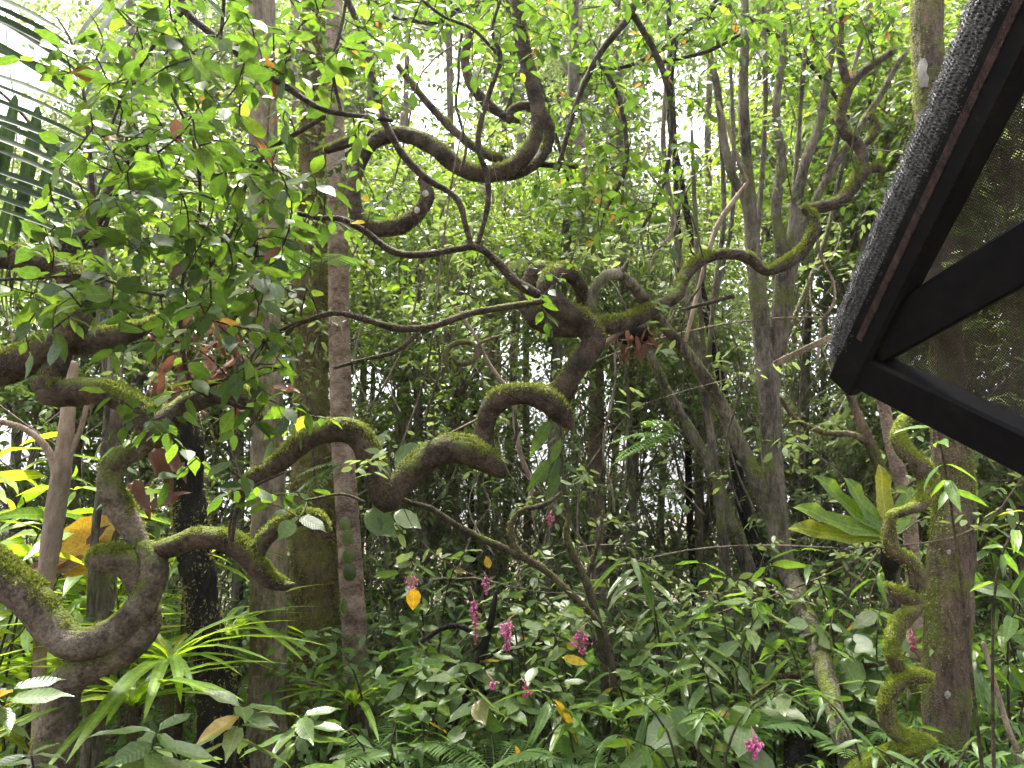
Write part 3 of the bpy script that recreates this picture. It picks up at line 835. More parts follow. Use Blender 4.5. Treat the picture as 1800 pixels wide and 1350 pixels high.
trunk_tree('forked_tree', 'forked mossy tree below the netting corner, with a branch sweeping left', [
    [(1478, 660, 11), (1496, 700, 13), (1516, 750, 16), (1536, 796, 20), (1554, 850, 22), (1566, 930, 24), (1570, 1100, 26), (1572, 1350, 30)],
    [(1372, 700, 7), (1400, 738, 9), (1450, 760, 11), (1500, 764, 12), (1530, 782, 15)]], 6.2, B_MOSSY, moss=2500, moss_len=0.015, side=0.4, sides=12)
trunk_tree('reddish_grey_tree', 'greyish red leaning trunk between the forked tree and the moss corkscrew', [
    [(1535, 560, 15), (1545, 660, 18), (1557, 730, 21), (1572, 800, 23), (1588, 860, 24), (1600, 930, 24), (1608, 1100, 26), (1610, 1350, 28)]], 5.4, B_RED, sides=12)
trunk_tree('broken_stick', 'pale bare broken stick leaning in front of the fanning stems', [
    [(1315, 320, 8), (1285, 360, 10), (1262, 395, 10), (1245, 445, 9), (1225, 520, 8), (1205, 600, 7)],
    [(1262, 180, 5), (1285, 240, 6), (1300, 290, 7), (1315, 322, 8)]], 5.2, B_PALE, 'branch', ground=False, sides=8)

# --- dark stems of the middle undergrowth
trunk_tree('dark_diagonal_stem', 'dark woody stem slanting up through the pink-flowered shrubs', [
    [(872, 1040, 8), (862, 1095, 12), (842, 1160, 17), (818, 1218, 18), (792, 1280, 18), (762, 1350, 20)],
    [(735, 1132, 8), (775, 1106, 9), (805, 1100, 10), (850, 1118, 11)], [(842, 1160, 9), (900, 1140, 8), (960, 1130, 6)]], 5.2, B_DARK, 'shrub', sides=10, amp=0.15)
trunk_tree('arching_vine', 'mossy vine arching down from the corkscrew bend to the flowers', [
    [(690, 872, 8), (725, 884, 9), (760, 895, 11), (800, 922, 12), (845, 946, 13), (892, 966, 14), (930, 985, 14), (965, 1008, 13), (1005, 1045, 12), (1050, 1092, 11), (1075, 1160, 12), (1085, 1350, 14)],
    [(985, 868, 7), (955, 888, 9), (915, 898, 10), (899, 920, 11), (898, 945, 12), (912, 970, 12), (932, 986, 12)],
    [(902, 780, 6), (908, 760, 6), (905, 720, 5)]], 4.8, B_STEM, 'vine', moss=1500, moss_len=0.012, sides=10)
trunk_tree('twisted_stem', 'thin twisted stem hanging below the second corkscrew bend', [
    [(985, 745, 6), (986, 800, 6), (992, 860, 8), (1000, 905, 10), (996, 940, 12), (1010, 982, 14), (1030, 1022, 15), (1046, 1075, 15), (1060, 1150, 15), (1068, 1350, 16)],
    [(1030, 1020, 8), (1050, 960, 7), (1060, 900, 5)]], 4.9, B_STEM, 'vine', sides=10, moss=800, moss_len=0.012)
trunk_tree('hanging_root', 'thin pale root hanging in the hollow of the corkscrew arch', [
    [(800, 540, 5), (835, 590, 6), (860, 640, 7), (902, 700, 7), (905, 740, 8), (915, 800, 9), (935, 850, 9), (930, 880, 8)]], 5.6, B_PALE, 'vine', ground=False, sides=8)
trunk_tree('leaning_pole', 'grey straight pole leaning at the bottom right corner', [[(1728, 1130, 8), (1745, 1190, 9), (1772, 1280, 10), (1798, 1360, 11)]], 4.2, B_PALE, 'pole', sides=8, amp=0.02)
trunk_tree('mossy_fallen_branch', 'mossy branch lying slantwise left of the green corkscrew vine', [[(1560, 1255, 11), (1520, 1290, 13), (1470, 1320, 14), (1425, 1345, 15), (1390, 1370, 15)]], 4.7, B_MOSSY, 'branch', sides=10, moss=800, moss_len=0.012)
trunk_tree('mossy_side_branch', 'mossy horizontal branch reaching left from the leaning grey trunk', [[(1450, 1178, 10), (1420, 1185, 12), (1385, 1188, 13), (1350, 1203, 12), (1325, 1225, 8)], [(1455, 1172, 9), (1510, 1172, 10), (1565, 1164, 8)]], 5.0, B_MOSSY, 'branch', ground=False, sides=10, moss=1200, moss_len=0.014)

# ================================================================== THE SHADE-NET SHELTER
def box_between(p, q, w, h, upv):
    p, q = np.asarray(p), np.asarray(q)
    T = (q - p) / np.linalg.norm(q - p)
    s = np.cross(T, upv); s /= np.linalg.norm(s)
    n = np.cross(s, T)
    b = min(w, h) * 0.12
    prof = [(-w / 2 + b, -h / 2), (w / 2 - b, -h / 2), (w / 2, -h / 2 + b), (w / 2, h / 2 - b), (w / 2 - b, h / 2), (-w / 2 + b, h / 2), (-w / 2, h / 2 - b), (-w / 2, -h / 2 + b)]
    V = np.array([e + s * a + n * c for e in (p, q) for a, c in prof])
    k = len(prof)
    F = np.array([(i, (i + 1) % k, k + (i + 1) % k, k + i) for i in range(k)])
    caps = np.array([[0, 1, 2, 3], [0, 3, 4, 7], [4, 5, 6, 7], [k, k + 3, k + 2, k + 1], [k, k + 7, k + 4, k + 3], [k + 4, k + 7, k + 6, k + 5]])
    return V, np.vstack([F, caps])


def steel_mat():
    m, n, l = new_mat('black_steel')
    out = n.new('ShaderNodeOutputMaterial')
    ge = n.new('ShaderNodeNewGeometry')
    a = n.new('ShaderNodeTexNoise'); a.inputs['Scale'].default_value = 25; a.inputs['Detail'].default_value = 6
    l.new(ge.outputs['Position'], a.inputs['Vector'])
    c = ramp(n, [(0.4, (0.0025, 0.0025, 0.0035)), (0.64, (0.005, 0.0045, 0.005)), (0.78, (0.018, 0.011, 0.009))])
    l.new(a.outputs[0], c.inputs[0])
    b = n.new('ShaderNodeBump'); b.inputs['Distance'].default_value = 0.002; b.inputs['Strength'].default_value = 0.6
    l.new(a.outputs[0], b.inputs['Height'])
    p = n.new('ShaderNodeBsdfPrincipled'); p.inputs['Roughness'].default_value = 0.7
    p.inputs['Specular IOR Level'].default_value = 0.07
    l.new(c.outputs[0], p.inputs['Base Color']); l.new(b.outputs[0], p.inputs['Normal']); l.new(p.outputs[0], out.inputs[0])
    return m


def net_mat(name, hole, cell, c1, c2):
    """knitted shade cloth; UV in metres"""
    m, n, l = new_mat(name)
    out = n.new('ShaderNodeOutputMaterial')
    tc = n.new('ShaderNodeTexCoord')
    nz = n.new('ShaderNodeTexNoise'); nz.inputs['Scale'].default_value = 60; nz.inputs['Detail'].default_value = 2
    l.new(tc.outputs['UV'], nz.inputs['Vector'])
    vm = n.new('ShaderNodeVectorMath'); vm.operation = 'SCALE'; vm.inputs['Scale'].default_value = 0.005
    l.new(nz.outputs['Color'], vm.inputs[0])
    va = n.new('ShaderNodeVectorMath'); va.operation = 'ADD'
    l.new(tc.outputs['UV'], va.inputs[0]); l.new(vm.outputs[0], va.inputs[1])
    sp = n.new('ShaderNodeSeparateXYZ')
    l.new(va.outputs[0], sp.inputs[0])
    u = math_n(n, l, 'MULTIPLY', sp.outputs[0], 2 * math.pi / cell)
    v = math_n(n, l, 'MULTIPLY', sp.outputs[1], 2 * math.pi / (cell * 0.8))
    su = math_n(n, l, 'SINE', u)
    sv = math_n(n, l, 'SINE', math_n(n, l, 'ADD', v, math_n(n, l, 'MULTIPLY', su, 0.9)))
    k = math_n(n, l, 'MULTIPLY', math_n(n, l, 'ADD', su, 1.0), math_n(n, l, 'ADD', sv, 1.0))
    n2 = n.new('ShaderNodeTexNoise'); n2.inputs['Scale'].default_value = 18; n2.inputs['Detail'].default_value = 3
    l.new(tc.outputs['UV'], n2.inputs['Vector'])
    thr = math_n(n, l, 'ADD', math_n(n, l, 'MULTIPLY', math_n(n, l, 'SUBTRACT', n2.outputs[0], 0.5), 1.2), hole)
    hl = math_n(n, l, 'GREATER_THAN', k, thr)
    n3 = n.new('ShaderNodeTexNoise'); n3.inputs['Scale'].default_value = 260; n3.inputs['Detail'].default_value = 3
    l.new(tc.outputs['UV'], n3.inputs['Vector'])
    cr = ramp(n, [(0.4, c1), (0.65, c2)])
    l.new(n3.outputs[0], cr.inputs[0])
    p = n.new('ShaderNodeBsdfPrincipled'); p.inputs['Roughness'].default_value = 0.6
    l.new(cr.outputs[0], p.inputs['Base Color'])
    b = n.new('ShaderNodeBump'); b.inputs['Distance'].default_value = 0.006; b.inputs['Strength'].default_value = 1.0
    l.new(math_n(n, l, 'MULTIPLY', k, -1.0), b.inputs['Height']); l.new(b.outputs[0], p.inputs['Normal'])
    tr = n.new('ShaderNodeBsdfTransparent')
    mx = n.new('ShaderNodeMixShader')
    l.new(hl, mx.inputs[0]); l.new(p.outputs[0], mx.inputs[1]); l.new(tr.outputs[0], mx.inputs[2]); l.new(mx.outputs[0], out.inputs[0])
    return m


M_STEEL = steel_mat()
M_NET = net_mat('shade_net', 2.05, 0.0066, (0.02, 0.015, 0.009), (0.09, 0.066, 0.04))
M_NETROLL = net_mat('shade_net_doubled', 9.0, 0.010, (0.008, 0.008, 0.010), (0.06, 0.06, 0.068))
M_FIBRE = leaf_mat('net_fibre', [(0, (0.03, 0.03, 0.035)), (0.6, (0.07, 0.07, 0.08)), (1, (0.24, 0.24, 0.26))], (0.02, 0.04, 0.01), 0.02, 0.5, trm=(1, 1, 1))

O = at(1512, 640, 2.30)
A = at(1845, -60, 1.35)
Cc = at(1860, 812, 1.85)
nrm = np.cross(A - O, Cc - O)
nrm /= np.linalg.norm(nrm)
if nrm @ (O - CW) < 0:
    nrm = -nrm          # points away from the camera


def on_plane(px, py, off=0.0):
    d = FV + (px - 900) / FOC * RV - (py - 675) / FOC * UV_
    t = ((O + nrm * off - CW) @ nrm) / (d @ nrm)
    return CW + d * t


sh_base = np.array([O[0], O[1], 0.0])
sh = thing('netting_shelter', 'black steel canopy frame covered with dark shade netting, top right corner', 'shelter', sh_base)
# edge beam, strut, lower beam
pA0, pA1 = on_plane(1490, 672), on_plane(1862, -80)
V, F = box_between(pA0, pA1, 0.105, 0.08, nrm)
part('beam', V, F, M_STEEL, sh, smooth=False)
pC0 = on_plane(1484, 632)
pC1 = pC0 + (on_plane(1905, 838) - pC0) * 1.8
V, F = box_between(pC0, pC1, 0.125, 0.075, nrm)
V = V + nrm * 0.003
part('beam', V, F, M_STEEL, sh, smooth=False)
pS0 = on_plane(1520, 612)
V, F = box_between(pS0, pS0 + (on_plane(1900, 385) - pS0) * 2.0, 0.135, 0.05, nrm)
part('strut', V + nrm * 0.012, F, M_STEEL, sh, smooth=False)
# the beam's lit face, painted as a brown lip along the edge beam
LIT_EDGE = bark_mat('painted_lit_edge', (0.03, 0.018, 0.016), (0.09, 0.052, 0.045), 0.0, 0.0, scale=40)
V, F = box_between(on_plane(1512, 596, -0.036), on_plane(1822, -60, -0.036), 0.022, 0.014, nrm)
part('lit_strip', V, F, LIT_EDGE, sh, smooth=False)
# post outside the frame that carries it
post_top = pC1
V, F = box_between(post_top + np.array([0.03, 0, 0.02]), np.array([post_top[0] + 0.03, post_top[1], -0.1]), 0.07, 0.07, np.array([0, 1.0, 0]))
part('post', V, F, M_STEEL, sh, smooth=False)
# netting sheet (slightly sagging) behind the beams
e1 = (A - O) / np.linalg.norm(A - O)
e2 = np.cross(nrm, e1)
if e2 @ (Cc - O) < 0:
    e2 = -e2
o0 = O + nrm * 0.05
q = [o0, o0 + (A - O) * 1.1, o0 + (A - O) * 1.1 + (Cc - O) * 1.9, o0 + (Cc - O) * 1.9]
nu, nv = 24, 24
Vn, Un = [], []
for i in range(nv + 1):
    for j in range(nu + 1):
        a, b = j / nu, i / nv
        p = (1 - b) * ((1 - a) * q[0] + a * q[1]) + b * ((1 - a) * q[3] + a * q[2])
        sag = 0.03 * math.sin(math.pi * a) * math.sin(math.pi * b) + 0.006 * mnoise.noise(Vector(p * 6))
        p = p + nrm * (0.004 + sag)
        Vn.append(p)
        Un.append(((p - O) @ e1, (p - O) @ e2))
Fn = np.array([(i * (nu + 1) + j, i * (nu + 1) + j + 1, (i + 1) * (nu + 1) + j + 1, (i + 1) * (nu + 1) + j) for i in range(nv) for j in range(nu)])
part('netting', np.array(Vn), Fn, M_NET, sh, uv=np.array(Un))
# netting wrapped over the outer edge: a padded roll along the edge beam
edge = [(1476, 640), (1484, 618), (1500, 570), (1535, 495), (1580, 395), (1622, 300), (1672, 195), (1722, 90), (1775, -20), (1810, -100)]
wid = [30, 56, 70, 78, 80, 86, 92, 100, 112, 124]
P, R = [], []
for (x, y), w in zip(edge, wid):
    p = on_plane(x, y, -0.01)
    P.append(p)
    R.append(0.5 * w * m_per_px(p))
P, R = np.array(P), np.array(R)
Pc, Rc = catmull(P, R, 0.012)
T = np.gradient(Pc, axis=0); T /= np.linalg.norm(T, axis=1)[:, None]
nsd = 26
Vr, Nr, Ur = [], [], []
acc = 0.0
for i in range(len(Pc)):
    if i:
        acc += np.linalg.norm(Pc[i] - Pc[i - 1])
    s = np.cross(T[i], nrm); s /= np.linalg.norm(s)
    for j in range(nsd):
        a = 2 * math.pi * j / nsd
        d = math.cos(a) * s + math.sin(a) * 0.42 * nrm
        p = Pc[i] + d * Rc[i]
        k = mnoise.noise(Vector(p * 28)) * 0.006 + mnoise.noise(Vector(p * 9)) * 0.008
        Vr.append(p + d * k / max(np.linalg.norm(d), 1e-6))
        dn = math.cos(a) * 0.42 * s + math.sin(a) * nrm
        Nr.append(dn / np.linalg.norm(dn))
        Ur.append((acc, a * 0.03))
n_ = len(Pc)
idx = np.arange(n_ * nsd).reshape(n_, nsd)
nx = np.roll(idx, -1, axis=1)
Fr = np.stack([idx[:-1], nx[:-1], nx[1:], idx[1:]], -1).reshape(-1, 4)
Fr = np.vstack([Fr, [[0, 6, 13, 20]]])
roll = part('netting_roll', np.array(Vr), Fr, M_NETROLL, sh, uv=np.array(Ur))
# knitted loops: short curved fibres over the roll, in rows
Vr, Nr = np.array(Vr), np.array(Nr)
r = np.random.default_rng(5)
cnt = 17000
ids = r.integers(0, len(Vr), cnt)
Tt = np.repeat(T, nsd, axis=0)[ids]
sd = np.cross(Nr[ids], Tt)
b0 = Vr[ids] + Tt * r.uniform(-0.002, 0.002, (cnt, 1)) + sd * r.uniform(-0.003, 0.003, (cnt, 1)) + Nr[ids] * 0.0015
dd = sd * r.choice([-1, 1], (cnt, 1)) + Tt * r.normal(0, 0.6, (cnt, 1)) + Nr[ids] * r.normal(0.25, 0.3, (cnt, 1))
dd /= np.linalg.norm(dd, axis=1)[:, None]
L = r.uniform(0.005, 0.013, (cnt, 1))
wv = np.cross(dd, Nr[ids]); wv /= np.linalg.norm(wv, axis=1)[:, None] + 1e-9
w = r.uniform(0.0005, 0.0011, (cnt, 1))
mid = b0 + dd * L * 0.5 + Nr[ids] * L * 0.35
end = b0 + dd * L
Vf = np.stack([b0 - wv * w, b0 + wv * w, mid - wv * w, mid + wv * w, end], 1).reshape(-1, 3)
o5 = (np.arange(cnt) * 5)[:, None]
Ff = np.vstack([o5 + np.array([[0, 1, 3]]), o5 + np.array([[0, 3, 2]]), o5 + np.array([[2, 3, 4]])])
part('netting_fibres', Vf, Ff, M_FIBRE, roll, np.repeat(r.uniform(0, 1, cnt), 5), kind='stuff')

# wooden batten sticking out at the corner
bp, bq = at(1362, 640, 2.55), at(1470, 588, 2.42)
V, F = box_between(bp, bq, 0.016, 0.022, np.array([0, -0.3, 1.0]))
bt = bpy.data.objects.new('wooden_batten', mk('wooden_batten', V - bp, F, B_BROWN, smooth=False))
bt.location = tuple(bp)
put(bt)
tag(bt, 'short thin wooden batten poking out from the netting corner', 'batten')

# ================================================================== FOLIAGE OF THE NEAR BRANCHES
def unit(v):
    return v / (np.linalg.norm(v) + 1e-9)


def leafy_tree(name, label, cat, base, branches, Y, zones, tpls, mat, leaf_len, spacing=0.045, seed=0, twig_mat=None, cap=300, droop=0.35, twig_w=0.0032, sides=9):
    """branches traced in the photograph; zones = [(px,py,rx,ry,Y0,Y1,n)] of twig ends; each twig grows from the nearest branch point"""
    r = np.random.default_rng(seed)
    t = thing(name, label, cat, base)
    sk = []
    for pts in branches:
        P, R = trace(pts, Y)
        V, F, N = tube(P, R, sides=sides, seg=0.035, amp=0.18, freq=14, wob=0.008)
        part('branch', V, F, twig_mat or B_TWIG, t)
        Pc, Rc = catmull(P, R, 0.04)
        sk += list(Pc)
    sk = np.array(sk)
    tw = Mesh()
    specs = [[] for _ in tpls]
    targets = []
    for (cx, cy, rx, ry, y0, y1, n) in zones:
        for _ in range(n):
            a, q = r.uniform(0, 2 * math.pi), math.sqrt(r.uniform(0, 1))
            targets.append(at(cx + rx * q * math.cos(a), cy + ry * q * math.sin(a), r.uniform(y0, y1)))
    targets.sort(key=lambda p: np.min(np.linalg.norm(sk - p, axis=1)))
    for p in targets:
        dist = np.linalg.norm(sk - p, axis=1)
        k = int(np.argmin(dist))
        s = sk[k]
        L = dist[k]
        if L < 0.12:
            d = unit(r.normal(0, 1, 3)); p = s + d * 0.2; L = 0.2
        mid = (s + p) / 2 + r.normal(0, 0.08 * L, 3) + np.array([0, 0, 0.06 * L])
        Pt = np.array([s, mid, p])
        Pc, _ = catmull(Pt, [1, 1, 1], 0.05)
        tw.tube(Pt, [twig_w * (1 + L * 1.5), twig_w, twig_w * 0.45], sides=5, seg=0.09, cap=False)
        sk = np.vstack([sk, Pc[1::2]])
        # leaves along the outer part
        ln = max(0.28, min(L, 0.5))
        seglen = np.linalg.norm(np.diff(Pc, axis=0), axis=1)
        cum = np.concatenate([[0], np.cumsum(seglen)])
        tot = cum[-1]
        pos = tot
        sgn = 1
        first = True
        while pos > max(0.02, tot - ln):
            q = np.array([np.interp(pos, cum, Pc[:, c]) for c in range(3)])
            tdir = unit(Pc[min(np.searchsorted(cum, pos), len(Pc) - 1)] - Pc[max(np.searchsorted(cum, pos) - 1, 0)])
            sidev = unit(np.cross(tdir, np.array([0, 0, 1.0])) + r.normal(0, 0.15, 3))
            if first:
                d = tdir
                first = False
            else:
                d = unit(0.55 * tdir + sgn * sidev + r.normal(0, 0.25, 3))
            d = unit(d + np.array([0, 0, -droop * r.uniform(0.2, 1.6)]))
            nu = unit(np.array([0, 0, 1.0]) + r.normal(0, 0.45, 3))
            specs[int(r.integers(len(tpls)))].append((q, d, nu, leaf_len * r.uniform(0.5, 1.32), r.uniform(0.75, 1.2)))
            sgn = -sgn
            pos -= spacing * r.uniform(0.7, 1.3)
    V, F, N = tw.get()
    part('twigs', V, F, twig_mat or B_TWIG, t, kind='stuff')
    for sp, tp in zip(specs, tpls):
        emit_leaves(t, sp, tp, mat, CACHE, cap=cap // len(tpls))
    return t


b = at(320, -60, 3.2); b[2] = 4.6
leafy_tree('leafy_branch_tree', 'bright green leafy boughs with oval leaves filling the upper left', 'tree', b, [
    [(250, -120, 14), (315, -10, 13), (332, 25, 13), (385, 68, 14), (440, 108, 14), (500, 150, 12), (560, 190, 10), (600, 200, 9), (655, 206, 8), (690, 212, 6)],
    [(388, 68, 7), (392, 30, 7), (396, -40, 7)],
    [(600, 198, 6), (585, 120, 6), (600, 40, 6), (615, -40, 6)],
    [(470, 265, 7), (520, 236, 8), (570, 206, 8)],
    [(470, 265, 6), (430, 330, 6), (410, 400, 6), (370, 470, 5)],
    [(470, 590, 8), (530, 566, 9), (590, 551, 10), (640, 562, 12), (700, 578, 13), (760, 572, 13), (820, 551, 13), (880, 541, 12), (950, 532, 11)],
    [(470, 590, 7), (430, 640, 7), (400, 665, 8), (345, 684, 8)],
    [(317, 520, 7), (320, 580, 8), (326, 645, 9), (345, 684, 10), (400, 706, 9), (455, 722, 7)],
    [(-20, 492, 6), (60, 490, 6), (160, 486, 6), (240, 511, 6), (310, 522, 6)],
    [(300, 160, 5), (340, 250, 6), (350, 360, 6), (330, 450, 6), (318, 525, 7)],
    [(325, 20, 6), (270, 80, 6), (220, 160, 5), (190, 240, 4)],
    [(590, 648, 6), (640, 634, 7), (695, 618, 8), (738, 582, 8)],
    [(500, 830, 4), (440, 860, 6), (415, 900, 7), (405, 950, 8)],
    [(640, 884, 5), (600, 870, 5), (540, 880, 5)],
], 3.2, [
    (330, 60, 200, 90, 2.6, 3.6, 30), (290, 170, 190, 90, 2.5, 3.6, 36), (350, 280, 200, 90, 2.5, 3.6, 42), (290, 400, 190, 90, 2.5, 3.6, 42),
    (360, 500, 180, 80, 2.5, 3.5, 32), (480, 400, 90, 120, 2.7, 3.7, 22), (520, 90, 110, 90, 2.7, 3.6, 24), (640, 130, 80, 120, 2.9, 3.7, 13),
    (130, 540, 130, 70, 2.5, 3.3, 12), (380, 620, 170, 60, 2.6, 3.4, 17), (330, 790, 150, 90, 2.9, 3.5, 14), (480, 720, 90, 70, 3.0, 3.6, 8), (40, 560, 60, 60, 2.6, 3.2, 5), (520, 880, 60, 60, 3.0, 3.6, 4),
    (190, 240, 90, 150, 2.6, 3.5, 18), (180, 70, 80, 70, 2.8, 3.5, 8), (80, 470, 90, 70, 2.7, 3.3, 6)],
    [LEAF_OVAL, LEAF_OVAL2], M_LEAF, 0.108, seed=11, spacing=0.042)

b = at(940, 515, 4.4); b[2] = 2.9
leafy_tree('slim_branch_tree', 'slim dark forked branches weaving across the middle under the hooked liana', 'tree', b, [
    [(632, 60, 8), (642, 85, 9), (655, 140, 10), (672, 200, 12), (690, 240, 13), (712, 275, 14), (745, 310, 13), (785, 335, 11), (806, 358, 11), (816, 395, 10), (828, 435, 10)],
    [(525, 375, 8), (560, 383, 9), (600, 385, 10), (640, 405, 12), (690, 440, 13), (740, 448, 13), (800, 440, 12), (838, 436, 13), (872, 460, 15), (905, 494, 17), (945, 518, 18)],
    [(890, -30, 5), (865, 50, 6), (880, 100, 8), (862, 160, 9), (845, 215, 10), (840, 260, 10), (855, 310, 11), (856, 360, 10), (845, 410, 9), (836, 435, 9)],
    [(880, 100, 6), (830, 50, 6), (780, 30, 5), (740, 0, 5)],
    [(600, 200, 7), (640, 205, 8), (672, 205, 8)],
], 3.9, [(640, 330, 60, 60, 3.7, 4.3, 3), (780, 30, 140, 60, 3.7, 4.6, 20), (660, 60, 70, 90, 3.7, 4.4, 12), (860, 130, 40, 90, 3.8, 4.5, 6), (900, 440, 70, 50, 3.8, 4.4, 4), (960, 500, 60, 40, 3.8, 4.2, 3), (560, 440, 60, 50, 3.6, 4.2, 4), (720, 520, 80, 40, 4.0, 4.6, 2)],
    [LEAF_OVAL], M_LEAF, 0.09, seed=12, cap=200)

b = at(1130, -60, 5.0); b[2] = 6.0
leafy_tree('overhanging_leafy_tree', 'leafy boughs with small oval leaves hanging in the top middle', 'tree', b, [
    [(1130, -80, 14), (1110, 20, 13), (1050, 100, 12), (1010, 190, 10), (980, 300, 8)],
    [(1110, 20, 11), (1160, 110, 11), (1180, 200, 9), (1170, 310, 8), (1130, 400, 6)],
    [(1050, 100, 8), (1090, 180, 8), (1100, 290, 8), (1060, 380, 6)],
    [(1160, 110, 7), (1240, 90, 7), (1300, 60, 6)],
    [(1290, 520, 8), (1200, 545, 6)],
], 4.9, [(1040, 50, 110, 90, 4.3, 5.6, 34), (1190, 50, 120, 80, 4.3, 5.6, 34), (1060, 190, 90, 90, 4.3, 5.4, 26), (1130, 300, 100, 90, 4.3, 5.4, 24), (1010, 330, 60, 90, 4.4, 5.4, 12),
    (1090, 400, 110, 60, 4.3, 5.4, 20), (1300, 40, 90, 70, 4.4, 5.6, 20), (1410, 50, 90, 80, 4.6, 5.6, 22), (1230, 170, 60, 50, 4.4, 5.2, 7), (1520, 60, 70, 90, 4.8, 5.8, 16), (960, 60, 50, 80, 4.5, 5.5, 10)],
    [LEAF_OVAL, LEAF_LANCE], M_LEAF, 0.10, seed=13, cap=300)

b = at(760, -80, 6.2); b[2] = 7.5
leafy_tree('high_canopy_tree', 'small-leaved boughs spread behind the hooked liana along the top', 'tree', b, [
    [(540, -120, 16), (600, -20, 13), (640, 70, 10), (660, 170, 8), (640, 260, 6)],
    [(900, -120, 16), (880, -20, 12), (800, 20, 10), (760, 40, 8), (690, 30, 6)],
    [(880, -20, 10), (920, 80, 9), (900, 170, 8), (870, 230, 6)],
    [(1300, -120, 16), (1260, 0, 12), (1200, 60, 10), (1120, 110, 8), (1020, 130, 6)],
    [(1260, 0, 10), (1360, 60, 9), (1440, 130, 8), (1500, 220, 6)],
    [(1000, 320, 5), (980, 250, 7), (960, 180, 7), (925, 90, 8)],
    [(560, 330, 5), (600, 280, 6), (645, 240, 6)]],
    6.2, [(610, 40, 90, 80, 5.2, 7.0, 38), (600, 190, 80, 90, 5.2, 7.0, 32), (700, 20, 70, 40, 5.2, 7.0, 21), (790, 0, 100, 40, 5.2, 7.0, 28), (900, 30, 90, 60, 5.2, 7.0, 35), (870, 160, 70, 70, 5.2, 7.0, 24), (990, 140, 80, 100, 5.2, 7.0, 32),
    (1100, 80, 100, 90, 5.2, 7.0, 38), (1230, 30, 90, 60, 5.2, 7.0, 32), (1350, 60, 90, 80, 5.2, 7.0, 32), (1460, 100, 90, 110, 5.2, 7.0, 38), (1500, 280, 80, 90, 5.2, 7.0, 28), (960, 300, 80, 80, 5.2, 7.0, 24), (650, 330, 90, 70, 5.2, 7.0, 24), (1560, 30, 60, 60, 5.2, 7.0, 18), (780, 360, 80, 60, 5.2, 7.0, 18), (400, 20, 130, 60, 5.2, 7.0, 28), (250, 80, 110, 90, 5.2, 7.0, 28)],
    [LEAF_OVAL], M_LEAF, 0.095, seed=17, cap=300, spacing=0.05)

# ================================================================== UNDERGROWTH PLANTS
LAND = [('the coil of the contorted tree', 210, 1070), ('the black tree fern trunk', 350, 1050), ('the brown trunk', 470, 1180), ('the shaggy moss trunk', 550, 1080),
        ('the slim reddish trunk', 618, 1050), ('the first corkscrew bend', 680, 870), ('the pink flower cluster', 890, 1120), ('the dark slanting stem', 800, 1260), ('the twisted stem', 1010, 980),
        ('the second corkscrew arch', 930, 700), ('the dark stump', 1395, 1290), ('the leaning grey trunk', 1450, 1180), ('the grey fanning stems', 1350, 760), ('the big nest fern', 1520, 910),
        ('the green corkscrew vine', 1590, 1120), ('the thick mossy trunk', 1665, 1100), ('the leaning pole', 1765, 1250), ('the netting corner', 1480, 620), ('the hooked liana', 740, 320),
        ('the palm frond', 90, 260), ('the oval-leaved boughs', 350, 330), ('the knot of the corkscrew liana', 970, 520), ('the top edge of the picture', 1100, 20), ('the bottom edge of the picture', 1000, 1345),
        ('the white bark patch', 1623, 128), ('the wooden batten', 1400, 620), ('the hanging pink flowers', 1325, 1315), ('the lower left corner', 20, 1340), ('the lower right corner', 1785, 1335)]


def auto_label(what, px, py):
    order = sorted(LAND, key=lambda q: (q[1] - px) ** 2 + (q[2] - py) ** 2)
    for nm, x, y in order:
        dx, dy = px - x, py - y
        dist = math.hypot(dx, dy)
        w1 = 'just ' if dist < 130 else ('' if dist < 320 else 'well ')
        if abs(dx) > abs(dy):
            rel = w1 + ('left of' if dx < 0 else 'right of')
        else:
            rel = w1 + ('above' if dy < 0 else 'below')
        lab = f'{what} {rel} {nm}'
        if lab not in ALL_LABELS and len(lab.split()) <= 16:
            return lab
    return f'{what} near {order[0][0]}'


